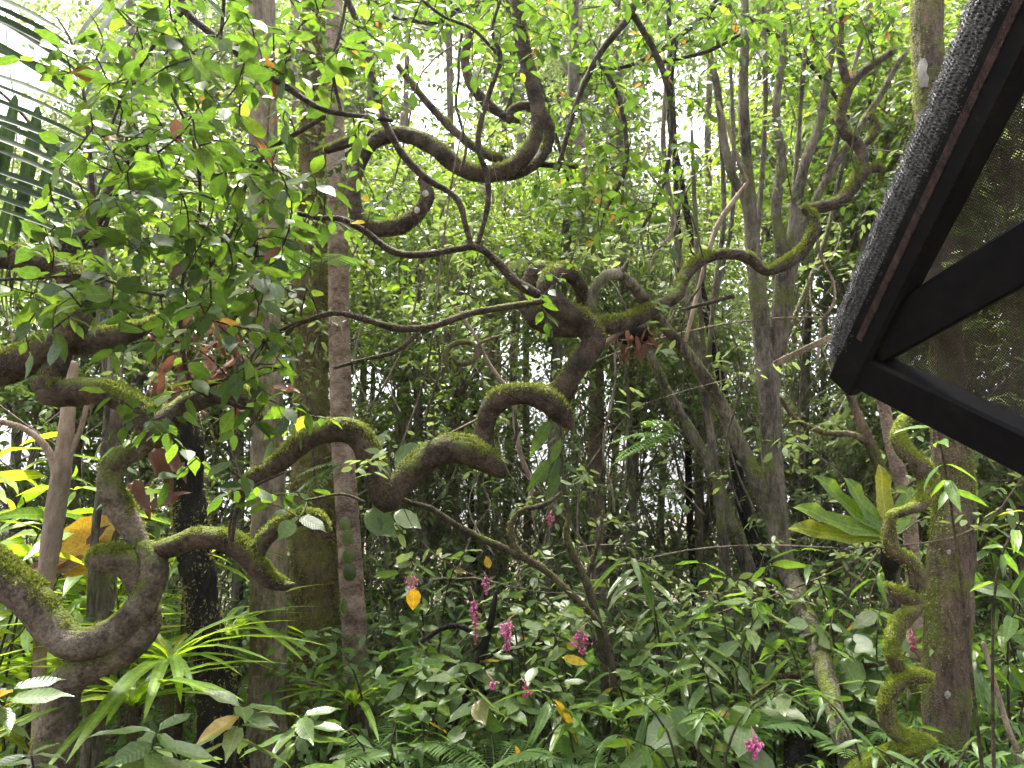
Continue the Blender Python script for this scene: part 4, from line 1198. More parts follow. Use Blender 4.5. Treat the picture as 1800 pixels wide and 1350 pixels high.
def shrub(px, py, Y, what, tpl, mat, leaf_len, nst=3, npairs=5, spread=0.35, cat='shrub', name='shrub', group=None, droop=0.4, label=None, whorl=False, seed=None, min_px=10, ws=1.0, arch=0.25):
    """plant whose leafy top shows at (px,py) and which stands on the ground at depth Y"""
    r = np.random.default_rng(int(px * 7 + py * 3) if seed is None else seed)
    top = at(px, py, Y)
    bx, by = top[0] + r.normal(0, 0.1), top[1] + r.normal(0.05, 0.08)
    gz = ground_z(bx, by)
    base = np.array([bx, by, gz])
    H = max(top[2] - gz, 0.25)
    t = thing(name, label or auto_label(what, px, py), cat, base, group)
    M = Mesh()
    specs = []
    for s in range(nst):
        a = 2 * math.pi * (s + r.uniform(-0.3, 0.3)) / nst
        out = np.array([math.cos(a), math.sin(a), 0])
        k = spread * r.uniform(0.4, 1.2) if nst > 1 else spread * 0.3
        hh = H * r.uniform(0.78, 1.04)
        P = np.array([base, base + out * k * 0.2 + np.array([0, 0, hh * 0.45]), base + out * k * 0.6 + np.array([0, 0, hh * 0.85]), base + out * k * (1 + arch) + np.array([0, 0, hh])])
        M.tube(P, [0.011, 0.009, 0.006, 0.003], sides=6, seg=0.12, cap=False)
        Pc, _ = catmull(P, [1, 1, 1, 1], 0.03)
        seg = np.linalg.norm(np.diff(Pc, axis=0), axis=1)
        cum = np.concatenate([[0], np.cumsum(seg)])
        tot = cum[-1]
        step = leaf_len * (0.16 if whorl else 0.5)
        rot = r.uniform(0, math.pi)
        for j in range(npairs):
            q_ = tot - j * step * r.uniform(0.8, 1.2)
            if q_ < tot * 0.15:
                break
            c = np.array([np.interp(q_, cum, Pc[:, i]) for i in range(3)])
            td = unit(Pc[-1] - Pc[-4])
            rot += math.pi / 2 if not whorl else 1.1
            n_l = 2 if not whorl else 3
            for h in range(n_l):
                aa = rot + h * 2 * math.pi / n_l + r.normal(0, 0.2)
                d = np.array([math.cos(aa), math.sin(aa), 0]) + 0.45 * td * (1.2 - 0.2 * j) + np.array([0, 0, -droop * r.uniform(0.1, 1.3)])
                nu = unit(np.array([0, 0, 1.0]) + r.normal(0, 0.35, 3))
                specs.append((c, unit(d), nu, leaf_len * r.uniform(0.65, 1.2), ws * r.uniform(0.85, 1.15)))
    V, F, N = M.get()
    part('stem', V, F, B_STEM, t)
    emit_leaves(t, specs, tpl, mat, CACHE, min_px=min_px)
    return t


def rosette(px, py, Y, what, L, n, mat=None, cat='plant', name='strap_plant', label=None, tpl=None, z0=None, up=0.9, ws=1.0, seed=None, arc=(0, 2 * math.pi)):
    r = np.random.default_rng(int(px * 5 + py * 11) if seed is None else seed)
    c = at(px, py, Y)
    g = ground_z(c[0], c[1])
    t = thing(name, label or auto_label(what, px, py), cat, np.array([c[0], c[1], g if z0 is None else c[2]]))
    if z0 is None and c[2] > g + 0.05:
        V, F, N = tube(np.array([[c[0], c[1], g - 0.05], [c[0] + 0.02, c[1], (g + c[2]) / 2], c]), [0.035, 0.03, 0.03], sides=8, seg=0.1, amp=0.2, freq=9)
        part('stem', V, F, B_STEM, t)
    specs = []
    for i in range(n):
        a = arc[0] + (arc[1] - arc[0]) * (i + r.uniform(0, 0.8)) / n
        d = np.array([math.cos(a), math.sin(a), up * r.uniform(0.5, 1.6)])
        specs.append((c + r.normal(0, 0.012, 3), unit(d), np.array([-math.cos(a) * 0.6, -math.sin(a) * 0.6, 1.0]), L * r.uniform(0.6, 1.15), ws * r.uniform(0.85, 1.2)))
    emit_leaves(t, specs, tpl or LEAF_STRAP, mat or M_YEL, CACHE)
    return t


def fern(px, py, Y, L, n, what='feathery green fern', label=None, z0=None, mat=None, name='fern', dirs=None):
    r = np.random.default_rng(int(px * 3 + py * 13))
    c = at(px, py, Y)
    g = ground_z(c[0], c[1])
    if z0 is None:
        c[2] = max(g + 0.1, c[2] - L * 0.35)
    t = thing(name, label or auto_label(what, px, py), 'fern', np.array([c[0], c[1], g if z0 is None else c[2]]))
    if z0 is None:
        part('stem', *tube(np.array([[c[0], c[1], g - 0.05], (np.array([c[0], c[1], g]) + c) / 2, c]), [0.03, 0.03, 0.028], sides=8, seg=0.08, amp=0.2, freq=9)[:2], B_DARK, t)
    for i in range(n):
        if dirs is not None:
            d = unit(np.array(dirs[i], float))
            a = math.atan2(d[1], d[0])
        else:
            a = 2 * math.pi * (i + r.uniform(-0.3, 0.3)) / n
            d = unit(np.array([math.cos(a), math.sin(a), r.uniform(0.5, 1.1)]))
        LL = L * r.uniform(0.75, 1.15)
        ts = np.linspace(0, 1, 26)
        mid = c + d[None] * (ts * LL)[:, None] + np.array([0, 0, -1.0])[None] * (0.42 * LL * ts ** 2)[:, None]
        side = unit(np.cross(d, np.array([0, 0, 1.0])))
        C, D, NU, Ls = [], [], [], []
        for k in range(3, 26):
            w = LL * 0.24 * math.sin(math.pi * min(1, (ts[k] * 0.88 + 0.12))) ** 0.8
            td = unit(mid[min(k + 1, 25)] - mid[k - 1])
            for sg in (-1, 1):
                C.append(mid[k]); D.append(sg * side + 0.35 * td + np.array([0, 0, -0.12]) + r.normal(0, 0.05, 3)); NU.append(np.array([0, 0, 1.0])); Ls.append(max(w, 0.012) * r.uniform(0.9, 1.1))
        Ls = np.array(Ls)
        V, F, rn = leaf_mass(np.array(C), np.array(D), np.array(NU), Ls, np.full(len(Ls), LL * 0.036), HEX, int(px + i))
        Vt, Ft, _ = tube(mid[::5], np.linspace(0.005, 0.0015, len(mid[::5])), sides=4, seg=0.15, cap=False)
        Vall = np.vstack([V, Vt])
        part('frond', Vall, [F + 0, Ft + len(V)], mat or M_FERN, t, np.concatenate([np.full(len(V), r.uniform()), np.zeros(len(Vt))]))
    return t


# --- broad glossy plants along the bottom left
for (px, py, Y, n, L) in ((352, 1215, 3.0, 1, 0.23), (505, 1190, 3.3, 1, 0.24), (440, 1275, 2.8, 1, 0.22), (560, 1295, 3.0, 2, 0.2), (250, 1285, 3.1, 1, 0.2), (20, 1255, 2.7, 1, 0.2), (95, 1335, 2.6, 1, 0.17), (660, 1300, 3.2, 1, 0.24), (330, 1330, 2.5, 1, 0.2)):
    shrub(px, py, Y, 'glossy plant with whorled lance leaves', LEAF_LANCE, M_COOL, L, n, 4, 0.2, cat='plant', name='broadleaf_plant', whorl=True, droop=0.55, group='glossy plants at the lower left')
# --- strap-leaved rosettes
for (px, py, Y, L, n) in ((300, 1165, 4.5, 0.75, 22), (235, 1240, 4.2, 0.7, 18), (400, 1120, 5.3, 0.7, 20), (330, 990, 5.2, 0.5, 12), (190, 1080, 5.4, 0.7, 16), (620, 1240, 5.4, 0.6, 12), (60, 1180, 5.0, 0.6, 14), (1130, 1260, 4.8, 0.6, 14), (1690, 1250, 5.2, 0.6, 12)):
    rosette(px, py, Y, 'rosette of narrow arching strap leaves', L, n + 4, ws=1.5)
# --- gingers at the left
for (px, py, Y) in ((30, 790, 5.0), (110, 850, 5.4), (190, 780, 5.8), (40, 950, 5.2), (20, 1080, 4.8), (130, 1000, 5.8), (270, 880, 6.0), (60, 680, 6.2), (180, 930, 6.3), (-20, 880, 4.6)):
    shrub(px, py, Y, 'tall yellow-green plant with long leaves', LEAF_LONG, M_YEL, 0.46, 2, 6, 0.45, cat='plant', name='ginger_plant', droop=0.2, ws=1.25, arch=0.5, group='yellow-green plants behind the coil')
# --- pink-flowered shrubs
for (px, py, Y, n, L) in ((725, 985, 5.4, 3, 0.19), (835, 1000, 5.2, 3, 0.19), (905, 1045, 5.0, 3, 0.19), (775, 1075, 4.9, 3, 0.19), (965, 1020, 5.6, 3, 0.2), (1015, 1105, 4.8, 3, 0.2), (880, 1150, 4.6, 3, 0.2), (680, 1075, 5.0, 2, 0.18), (720, 1180, 4.5, 3, 0.18), (1060, 1010, 6.0, 3, 0.2), (930, 1190, 4.4, 2, 0.2)):
    shrub(px, py, Y, 'ribbed-leaved flowering shrub', LEAF_BROAD, M_RIB if int(px) % 3 else M_FRESH, L, n, 5, 0.4, name='flowering_shrub', droop=0.55, ws=0.82, group='ribbed-leaved shrubs with pink flowers')
# --- large-leaved shrubs right of the middle
for (px, py, Y, n, L, tp) in ((1235, 1045, 4.6, 2, 0.24, LEAF_LANCE), (1255, 1140, 4.2, 2, 0.26, LEAF_BROAD), (1290, 985, 5.0, 2, 0.24, LEAF_LANCE), (1135, 990, 5.4, 2, 0.3, LEAF_LONG), (1185, 950, 5.8, 2, 0.3, LEAF_LONG), (1440, 1035, 4.6, 2, 0.24, LEAF_LANCE), (1505, 1000, 4.8, 2, 0.24, LEAF_BROAD), (1385, 1075, 4.8, 2, 0.22, LEAF_LANCE), (1460, 950, 5.2, 2, 0.25, LEAF_LONG),
                          (1120, 1130, 4.6, 2, 0.26, LEAF_LONG), (1540, 1050, 5.2, 2, 0.2, LEAF_BROAD), (1060, 1200, 4.3, 2, 0.24, LEAF_LONG), (1180, 1220, 4.1, 2, 0.22, LEAF_LANCE)):
    shrub(px, py, Y, 'large-leaved glossy shrub', tp, M_RIB if int(px) % 2 else M_FRESH, L, n, 5, 0.35, name='large_leaf_shrub', droop=0.75, group='large-leaved shrubs among the stems')
# --- far right
for (px, py, Y, L) in ((1755, 905, 4.9, 0.3), (1775, 1010, 4.6, 0.28), (1740, 1080, 5.2, 0.28), (1790, 850, 5.6, 0.26), (1735, 1180, 4.6, 0.24), (1790, 1170, 4.3, 0.24), (1770, 780, 3.4, 0.16), (1730, 980, 6.0, 0.3)):
    shrub(px, py, Y, 'drooping long-leaved shrub', LEAF_LONG, M_FRESH, L, 2, 5, 0.3, name='long_leaf_shrub', droop=0.7, ws=1.3, group='long-leaved shrubs beyond the thick trunk')
# --- small filler shrubs along the bottom
r0 = np.random.default_rng(21)
for k in range(34):
    px = 640 + (1780 - 640) * (k + r0.uniform(0, 0.8)) / 34
    py = r0.uniform(1180, 1330)
    Y = r0.uniform(3.9, 6.0)
    if at(px, py, Y)[2] < 0.25:
        Y *= 0.75
    tp, mm, wh = [(LEAF_LANCE, M_COOL, 'low bushy plant with pointed leaves'), (LEAF_OVAL, M_MID, 'low bushy plant with small oval leaves'), (LEAF_LONG, M_FERN, 'low plant with slender drooping leaves')][k % 3]
    shrub(px, py, Y, wh, tp, mm if mm is not M_MID else M_LEAF, r0.uniform(0.11, 0.17), 4, 5, 0.35, cat='plant', name='bushy_plant', droop=0.45, group='low plants along the ground')
# --- ferns
for (px, py, Y, L, n) in ((1470, 1240, 4.6, 0.75, 9), (1420, 1180, 5.4, 0.7, 8), (1530, 1230, 5.2, 0.6, 7), (1100, 1290, 4.4, 0.6, 8), (870, 1290, 4.2, 0.55, 7), (1290, 1250, 4.8, 0.6, 8), (1730, 1300, 4.2, 0.6, 7), (700, 1270, 4.8, 0.6, 7), (970, 1260, 5.2, 0.6, 7)):
    fern(px, py, Y, L, n)
fern(1190, 770, 6.2, 0.75, 4, label='feathery fern frond clump growing on a stem beneath the moss-covered branch', z0=1, dirs=[(-1, -0.3, 0.35), (-0.8, -0.5, 0.1), (-1, 0.2, 0.0), (-0.5, -0.6, 0.5)])
fern(560, 470, 5.8, 0.7, 4, label='sword fern with stiff fronds perched on the stout upright trunk', z0=1, dirs=[(-1, -0.3, 0.2), (-0.9, -0.4, -0.2), (-0.6, -0.7, 0.5), (0.6, -0.7, 0.2)])
fern(600, 815, 5.7, 0.42, 3, label='small bright fern peeping out beside the first arch of the corkscrew', z0=1, dirs=[(-0.8, -0.5, 0.1), (-0.9, -0.2, -0.3), (-0.4, -0.7, -0.3)])
fern(640, 640, 8.5, 0.9, 5, label='pale fern fronds in the gap right of the slim reddish trunk', z0=1, dirs=[(1, -0.3, 0.0), (0.8, -0.5, 0.4), (1, 0.1, -0.2), (0.6, -0.6, 0.7), (0.9, -0.1, 0.3)])

# --- nest fern with broad upright blades
nb = at(1562, 950, 4.9)
nf = thing('nest_fern', 'bright green bird nest fern with broad upright blades on the mossy stem', 'fern', nb)
LEAF_BLADE = leaf_template([(0, 0), (0.06, 0.03), (0.2, 0.062), (0.42, 0.085), (0.65, 0.088), (0.82, 0.075), (0.94, 0.045), (1, 0)], 0.35, 0.10, 1.2)
sp = []
for (tx, ty, dy) in ((1440, 832, -0.1), (1492, 838, -0.05), (1552, 815, 0.0), (1405, 885, -0.2), (1395, 922, -0.2), (1612, 850, 0.3)):
    e = at(tx, ty, 4.9 + dy)
    d = e - nb
    sp.append((nb, unit(d), unit(np.array([0.2, -0.9, 0.5])), np.linalg.norm(d), 1.45 * 0.5 / max(0.35, np.linalg.norm(d))))
emit_leaves(nf, sp, LEAF_BLADE, M_YEL, CACHE)
V, F, N = tube(np.array([nb + np.array([0, 0.02, -0.25]), nb + np.array([0, 0, -0.1]), nb]), [0.03, 0.07, 0.06], sides=10, seg=0.04, amp=0.3, freq=10)
part('root_ball', V, F, B_DARK, nf)
# long thin leaf below the bend, hanging from twigs
hl = thing('hanging_leaf_spray', 'spray of long bright leaves hanging under the corkscrew arch', 'plant', at(985, 745, 4.35))
hs = []
for (x0, y0, x1, y1) in ((970, 735, 932, 800), (986, 770, 968, 818), (982, 800, 925, 860), (985, 800, 965, 850), (990, 815, 1020, 830), (985, 830, 960, 880)):
    p0, p1 = at(x0, y0, 4.3), at(x1, y1, 4.25)
    hs.append((p0, unit(p1 - p0), unit(np.array([0.3, -0.8, 0.5])), np.linalg.norm(p1 - p0), 0.95))
emit_leaves(hl, hs, LEAF_LANCE, M_LEAF, CACHE)
part('stem', *tube(np.array([at(985, 735, 4.4), at(986, 780, 4.32), at(988, 840, 4.3)]), [0.004, 0.004, 0.002], sides=6, seg=0.05)[:2], B_STEM, hl)
# big dark leaves beside the first bend
bl = thing('climbing_leaf_spray', 'spray of big dark oval leaves behind the first corkscrew bend', 'plant', at(650, 800, 4.6))
hs = []
for (x0, y0, x1, y1) in ((655, 800, 672, 760), (672, 815, 680, 838), (690, 812, 737, 782), (690, 820, 720, 800), (665, 905, 655, 940), (690, 900, 735, 920), (640, 895, 690, 935)):
    p0, p1 = at(x0, y0, 4.62), at(x1, y1, 4.55)
    hs.append((p0, unit(p1 - p0), unit(np.array([r0.normal(0, 0.3), -0.8, 0.6])), np.linalg.norm(p1 - p0) * 1.1, 1.0))
emit_leaves(bl, hs, LEAF_BROAD, M_COOL, CACHE)
part('stem', *tube(np.array([at(640, 780, 4.65), at(665, 810, 4.62), at(700, 825, 4.62), at(660, 900, 4.62)]), [0.005, 0.005, 0.004, 0.003], sides=6, seg=0.05)[:2], B_STEM, bl)

# ================================================================== FLOWERS
def berry_mesh(mat):
    k = 'berry' + mat.name
    if k not in CACHE:
        a = np.arange(6) * math.pi / 3
        V = [(0, 0, 1)] + [(0.85 * math.cos(x), 0.85 * math.sin(x), 0.45) for x in a] + [(0.85 * math.cos(x + 0.5), 0.85 * math.sin(x + 0.5), -0.45) for x in a] + [(0, 0, -1)]
        F = [(0, 1 + i, 1 + (i + 1) % 6) for i in range(6)] + [(13, 7 + (i + 1) % 6, 7 + i) for i in range(6)]
        F += [(1 + i, 7 + i, 1 + (i + 1) % 6) for i in range(6)] + [(1 + (i + 1) % 6, 7 + i, 7 + (i + 1) % 6) for i in range(6)]
        CACHE[k] = (np.array(V), np.array(F))
    return CACHE[k]


def flower_cluster(px, py, w, h, Y, label, mat=None, n=60):
    r = np.random.default_rng(int(px + py))
    c = at(px, py, Y)
    mp = m_per_px(c)
    W2, H2 = w * mp / 2 * r.uniform(0.8, 1.05), h * mp / 2 * r.uniform(0.85, 1.05)
    top = c + np.array([0, 0, H2 * 1.1])
    t = thing('flower_cluster', label, 'flower', top, 'pink hanging flower clusters')
    BV, BF = berry_mesh(mat or M_PINK)
    M, S = Mesh(), Mesh()
    S.tube(np.array([top + np.array([r.normal(0, 0.03), 0.05, 0.03]), top, c, c - np.array([0, 0, H2 * 0.9])]), [0.0025, 0.0025, 0.002, 0.0012], sides=5, seg=0.03, cap=False)
    rn = []
    for i in range(n):
        z = r.uniform(-1, 1)
        rad = (0.25 + 0.75 * math.sqrt(max(0, 1 - z * z))) * (0.65 if z < -0.2 else 1) * (1 + 0.35 * math.sin(3 * z + px))
        a = r.uniform(0, 2 * math.pi)
        p = c + np.array([W2 * rad * math.cos(a) * r.uniform(0.5, 1), W2 * rad * math.sin(a) * r.uniform(0.5, 1), H2 * z])
        s = r.uniform(0.004, 0.0075)
        M.add(BV * np.array([s, s, s * 1.25]) + p, BF)
        rn += [r.uniform()] * len(BV)
        S.tube(np.array([c + np.array([0, 0, H2 * z + 0.01]), p]), [0.0012, 0.0009], sides=3, seg=1, cap=False)
    V, F, _ = S.get()
    part('stalk', V, F, M_RED, t)
    V, F, _ = M.get()
    part('blossoms', V, F, mat or M_PINK, t, np.array(rn), kind='stuff')


for (px, py, w, h, Y, lab, mt, n) in (
        (891, 1120, 28, 52, 4.5, 'largest bright pink flower cluster, hanging in the middle of the shrubs', None, 110),
        (833, 1073, 26, 34, 4.8, 'pink flower cluster just left of and above the largest one', None, 70),
        (836, 1112, 20, 42, 4.85, 'faded narrow pink flower cluster directly under another cluster', M_RED, 50),
        (855, 1030, 14, 30, 4.9, 'small pale pink flower cluster below a yellow leaf', None, 40),
        (722, 1030, 26, 30, 5.0, 'pink flower cluster beside an orange leaf near the slim reddish trunk', None, 50),
        (1020, 1130, 32, 42, 4.6, 'broad pink flower cluster right of the largest one', None, 90),
        (967, 916, 18, 22, 5.2, 'small red flower cluster on a thin twig above the shrubs', M_RED, 35),
        (925, 1218, 24, 26, 4.3, 'small dull red flower cluster near the bottom of the shrubs', M_RED, 40),
        (866, 1206, 16, 16, 4.4, 'tiny pink flower cluster below the largest one', None, 25),
        (1326, 1316, 30, 38, 3.6, 'pink flower cluster hanging lowest, left of the dark stump', None, 80),
        (1518, 1134, 24, 22, 5.2, 'dull red flower cluster left of the green corkscrew vine', M_RED, 40),
        (1606, 1132, 18, 32, 4.25, 'thin red flower cluster right beside the green corkscrew vine', M_RED, 35)):
    flower_cluster(px, py, w, h, Y, lab, mt, n)
# coloured single leaves among the shrubs
for (x0, y0, x1, y1, Y, m, lab, tp) in (
        (728, 1030, 726, 1068, 4.9, M_GOLD, 'orange oval leaf hanging under a pink flower cluster', LEAF_BROAD),
        (860, 1000, 856, 980, 4.9, M_GOLD, 'upright yellow leaf above the small pale pink cluster', LEAF_BROAD),
        (985, 1155, 1030, 1164, 4.5, M_GOLD, 'flat yellowish leaf under the broad pink flower cluster', LEAF_LANCE),
        (308, 205, 312, 242, 2.9, M_DEAD, 'orange brown leaf among the oval-leaved boughs near the top', LEAF_OVAL),
        (318, 460, 305, 485, 2.8, M_DEAD, 'orange brown leaf in the middle of the oval-leaved boughs', LEAF_OVAL),
        (505, 375, 500, 400, 3.0, M_DEAD, 'small drooping brown leaf on the oval-leaved boughs beside the slim trunk', LEAF_LANCE),
        (905, 1310, 915, 1330, 4.0, M_GOLD, 'curled yellow leaf close to the bottom edge', LEAF_LANCE)):
    p0, p1 = at(x0, y0, Y), at(x1, y1, Y)
    me = mk('single_leaf', tp[0], tp[1], m, None, tp[2])
    o = bpy.data.objects.new('single_leaf', me)
    D, S, N = frames(np.array([p1 - p0]), np.array([[0.2, -0.9, 0.4]]))
    L = np.linalg.norm(p1 - p0) * 1.15
    Mx = Matrix.Identity(4)
    for i in range(3):
        Mx[i][0], Mx[i][1], Mx[i][2], Mx[i][3] = D[0][i] * L, S[0][i] * L, N[0][i] * L, p0[i]
    o.matrix_world = Mx
    put(o)
    tag(o, lab, 'leaf')

# ================================================================== PALM, DEAD LEAVES, GOLDEN LEAF
def palm_frond(t, pts, Y, Lmid, n, seed, up=0.0, mat=None, ws=0.9, sides=(-1, 1)):
    r = np.random.default_rng(seed)
    P, R = trace(pts, Y)
    part('rachis', *tube(P, R, sides=6, seg=0.06, cap=False)[:2], B_STEM, t)
    Pc, _ = catmull(P, R, 0.01)
    cum = np.concatenate([[0], np.cumsum(np.linalg.norm(np.diff(Pc, axis=0), axis=1))])
    specs = []
    for k in range(n):
        s = cum[-1] * (0.08 + 0.92 * k / n)
        c = np.array([np.interp(s, cum, Pc[:, i]) for i in range(3)])
        j = min(np.searchsorted(cum, s), len(Pc) - 2)
        td = unit(Pc[j + 1] - Pc[max(j - 1, 0)])
        sv = unit(np.cross(td, np.array([0, -1.0, 0.25])))
        L = Lmid * math.sin(math.pi * (0.18 + 0.75 * k / n)) ** 0.7
        for sg in sides:
            d = unit(0.75 * td + sg * sv + np.array([0, 0, -0.15]) + r.normal(0, 0.05, 3))
            specs.append((c, d, unit(np.array([r.normal(0, 0.2), -0.8, 0.6])), L * r.uniform(0.9, 1.1), ws))
    emit_leaves(t, specs, LEAF_STRAP, mat or M_PALM, CACHE, name='leaflet')


pb_ = at(160, 600, 5.2); pb_[2] = 0
pl = thing('palm', 'feathery palm fronds with narrow drooping leaflets at the upper left edge', 'palm', pb_)
rp, rr = trace([(170, 420, 12), (162, 330, 9), (156, 250, 8), (148, 170, 6), (128, 80, 5), (100, 30, 3)], 4.2)
part('rachis', *tube(rp, rr, sides=6, seg=0.06, cap=False)[:2], B_TWIG, pl)
rp2, rr2 = trace([(172, 430, 10), (120, 330, 8), (70, 240, 7), (10, 170, 6), (-60, 120, 4)], 4.5)
part('rachis', *tube(rp2, rr2, sides=6, seg=0.06, cap=False)[:2], B_TWIG, pl)
LEAF_PINNA = leaf_template([(0, 0), (0.06, 0.016), (0.25, 0.028), (0.5, 0.031), (0.75, 0.026), (0.92, 0.012), (1, 0)], 0.5, 0.12)
rp_ = np.random.default_rng(4)
sp = []
for k in range(17):          # leaflets of the upright frond, sweeping up to the left
    y = 60 + 375 * k / 16
    x = np.interp(y, [30, 80, 170, 250, 330, 420], [100, 128, 148, 156, 162, 170])
    e = at(x - rp_.uniform(190, 260), y - rp_.uniform(120, 170) + 40 * k / 16, 4.0 + rp_.uniform(-0.2, 0.2))
    p = at(x, y, 4.2)
    sp.append((p, unit(e - p), unit(np.array([0.35, -0.75, 0.55 + rp_.normal(0, 0.2)])), np.linalg.norm(e - p), 1.05))
    if k % 2:
        e = at(x + rp_.uniform(30, 110), y - rp_.uniform(110, 200), 4.3 + rp_.uniform(-0.1, 0.3))
        sp.append((p, unit(e - p), unit(np.array([-0.3, -0.75, 0.5])), np.linalg.norm(e - p), 1.1))
for (x0, y0, x1, y1) in ((28, 165, 0, 330), (68, 185, 36, 385), (95, 245, 60, 425), (10, 210, -20, 380), (125, 300, 92, 440), (50, 300, 20, 440), (85, 330, 52, 450), (20, 330, -6, 450)):
    p, e = at(x0, y0, 4.4), at(x1, y1, 4.3)
    sp.append((p, unit(e - p), unit(np.array([0.6, -0.7, 0.3])), np.linalg.norm(e - p) * 1.1, 1.5))
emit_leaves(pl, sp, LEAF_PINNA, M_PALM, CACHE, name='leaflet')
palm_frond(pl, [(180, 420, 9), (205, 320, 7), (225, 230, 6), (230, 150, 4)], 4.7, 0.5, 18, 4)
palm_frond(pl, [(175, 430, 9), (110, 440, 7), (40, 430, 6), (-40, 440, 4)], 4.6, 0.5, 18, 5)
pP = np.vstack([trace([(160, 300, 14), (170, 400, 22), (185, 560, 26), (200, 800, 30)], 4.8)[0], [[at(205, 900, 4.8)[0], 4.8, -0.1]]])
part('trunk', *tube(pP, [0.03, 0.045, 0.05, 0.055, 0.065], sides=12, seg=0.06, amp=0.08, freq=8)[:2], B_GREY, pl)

LEAF_CURL = leaf_template([(0, 0), (0.08, 0.015), (0.2, 0.17), (0.35, 0.27), (0.5, 0.25), (0.65, 0.27), (0.8, 0.16), (0.92, 0.09), (1, 0)], 0.75, 0.5, 3.0)
# dead leaf bundle hanging on the tree fern
dl = thing('dead_leaf_bundle', 'bundle of big curled dead brown leaves caught on the dark trunk', 'leaves', at(330, 640, 4.5))
r = np.random.default_rng(9)
sp = []
for k in range(44):
    c = at(r.uniform(255, 425), r.uniform(545, 700), r.uniform(4.4, 4.8))
    d = unit(np.array([r.normal(0, 0.7), r.normal(-0.2, 0.4), -1.0 + r.normal(0, 0.4)]))
    sp.append((c, d, unit(r.normal(0, 1, 3) + np.array([0, -1.0, 0.3])), r.uniform(0.10, 0.22), r.uniform(0.35, 0.8)))
for (x0, y0, x1, y1) in ((262, 790, 310, 850), (225, 850, 268, 895), (270, 905, 310, 850), (480, 690, 520, 670), (290, 800, 330, 830)):
    p0, p1 = at(x0, y0, 4.4), at(x1, y1, 4.3)
    sp.append((p0, unit(p1 - p0), np.array([0.2, -0.6, 0.7]), np.linalg.norm(p1 - p0) * 0.9, 0.7))
emit_leaves(dl, sp, LEAF_CURL, M_DEAD, CACHE)
# dark nest under the moss branch
dn = thing('dead_leaf_nest', 'dark clump of dead leaves and roots hanging below the mossy branch', 'leaves', at(1115, 590, 5.0))
sp = []
for k in range(26):
    c = at(r.uniform(1085, 1145), r.uniform(572, 610), r.uniform(4.9, 5.15))
    d = unit(np.array([r.normal(0, 0.6), r.normal(0, 0.5), -1.0 + r.normal(0, 0.5)]))
    sp.append((c, d, unit(r.normal(0, 1, 3)), r.uniform(0.1, 0.2), r.uniform(0.6, 1.0)))
emit_leaves(dn, sp, LEAF_LANCE, M_DEAD, CACHE)
part('root_ball', *tube(np.array([at(1095, 595, 5.05), at(1115, 585, 5.05), at(1138, 595, 5.05)]), [0.05, 0.08, 0.05], sides=12, seg=0.03, amp=0.5, freq=14, fine=0.1)[:2], B_DARK, dn)
# golden big leaf
gl = thing('golden_leaf_plant', 'big translucent golden yellow leaf with brown edges behind the pale sapling', 'plant', at(110, 1010, 4.8))
sp = []
for (x0, y0, x1, y1, w) in ((95, 1010, 185, 915, 1.1), (70, 1000, 160, 940, 0.9)):
    p0, p1 = at(x0, y0, 4.75), at(x1, y1, 4.65)
    sp.append((p0, unit(p1 - p0), np.array([0.1, -0.9, 0.35]), np.linalg.norm(p1 - p0) * 1.1, w))
emit_leaves(gl, sp, LEAF_BROAD, M_GOLD, CACHE)
sp = []
for (x0, y0, x1, y1) in ((50, 1000, 95, 985), (95, 1010, 150, 975), (150, 960, 180, 925)):
    p0, p1 = at(x0, y0, 4.7), at(x1, y1, 4.6)
    sp.append((p0, unit(p1 - p0), np.array([0.1, -0.9, 0.35]), np.linalg.norm(p1 - p0) * 1.1, 0.8))
emit_leaves(gl, sp, LEAF_LANCE, M_DEAD, CACHE)

# ================================================================== THE FOREST BEHIND
GAPS = [(735, 150, 75), (800, 235, 45), (690, 90, 45), (820, 70, 40), (1165, 135, 55), (1240, 250, 75), (1330, 120, 50), (10, 90, 120), (40, 200, 80), (1430, 560, 75), (1400, 640, 50), (70, 800, 80), (150, 760, 45), (1190, 750, 55), (640, 660, 40),
        (720, 740, 35), (1220, 830, 50), (1480, 830, 70), (1390, 820, 45), (540, 740, 30), (1600, 200, 35), (1750, 640, 60), (880, 290, 30), (1540, 730, 30), (1060, 760, 40), (470, 420, 40), (445, 390, 40)]


def thin_gaps(C, r, strength=0.9):
    p = proj(C)
    keep = np.ones(len(C), bool)
    for gx, gy, gr in GAPS:
        q = np.hypot(p[:, 0] - gx, p[:, 1] - gy) / gr
        pr = strength * np.clip(1.5 - q, 0, 1)
        keep &= r.uniform(0, 1, len(C)) > pr
    return keep


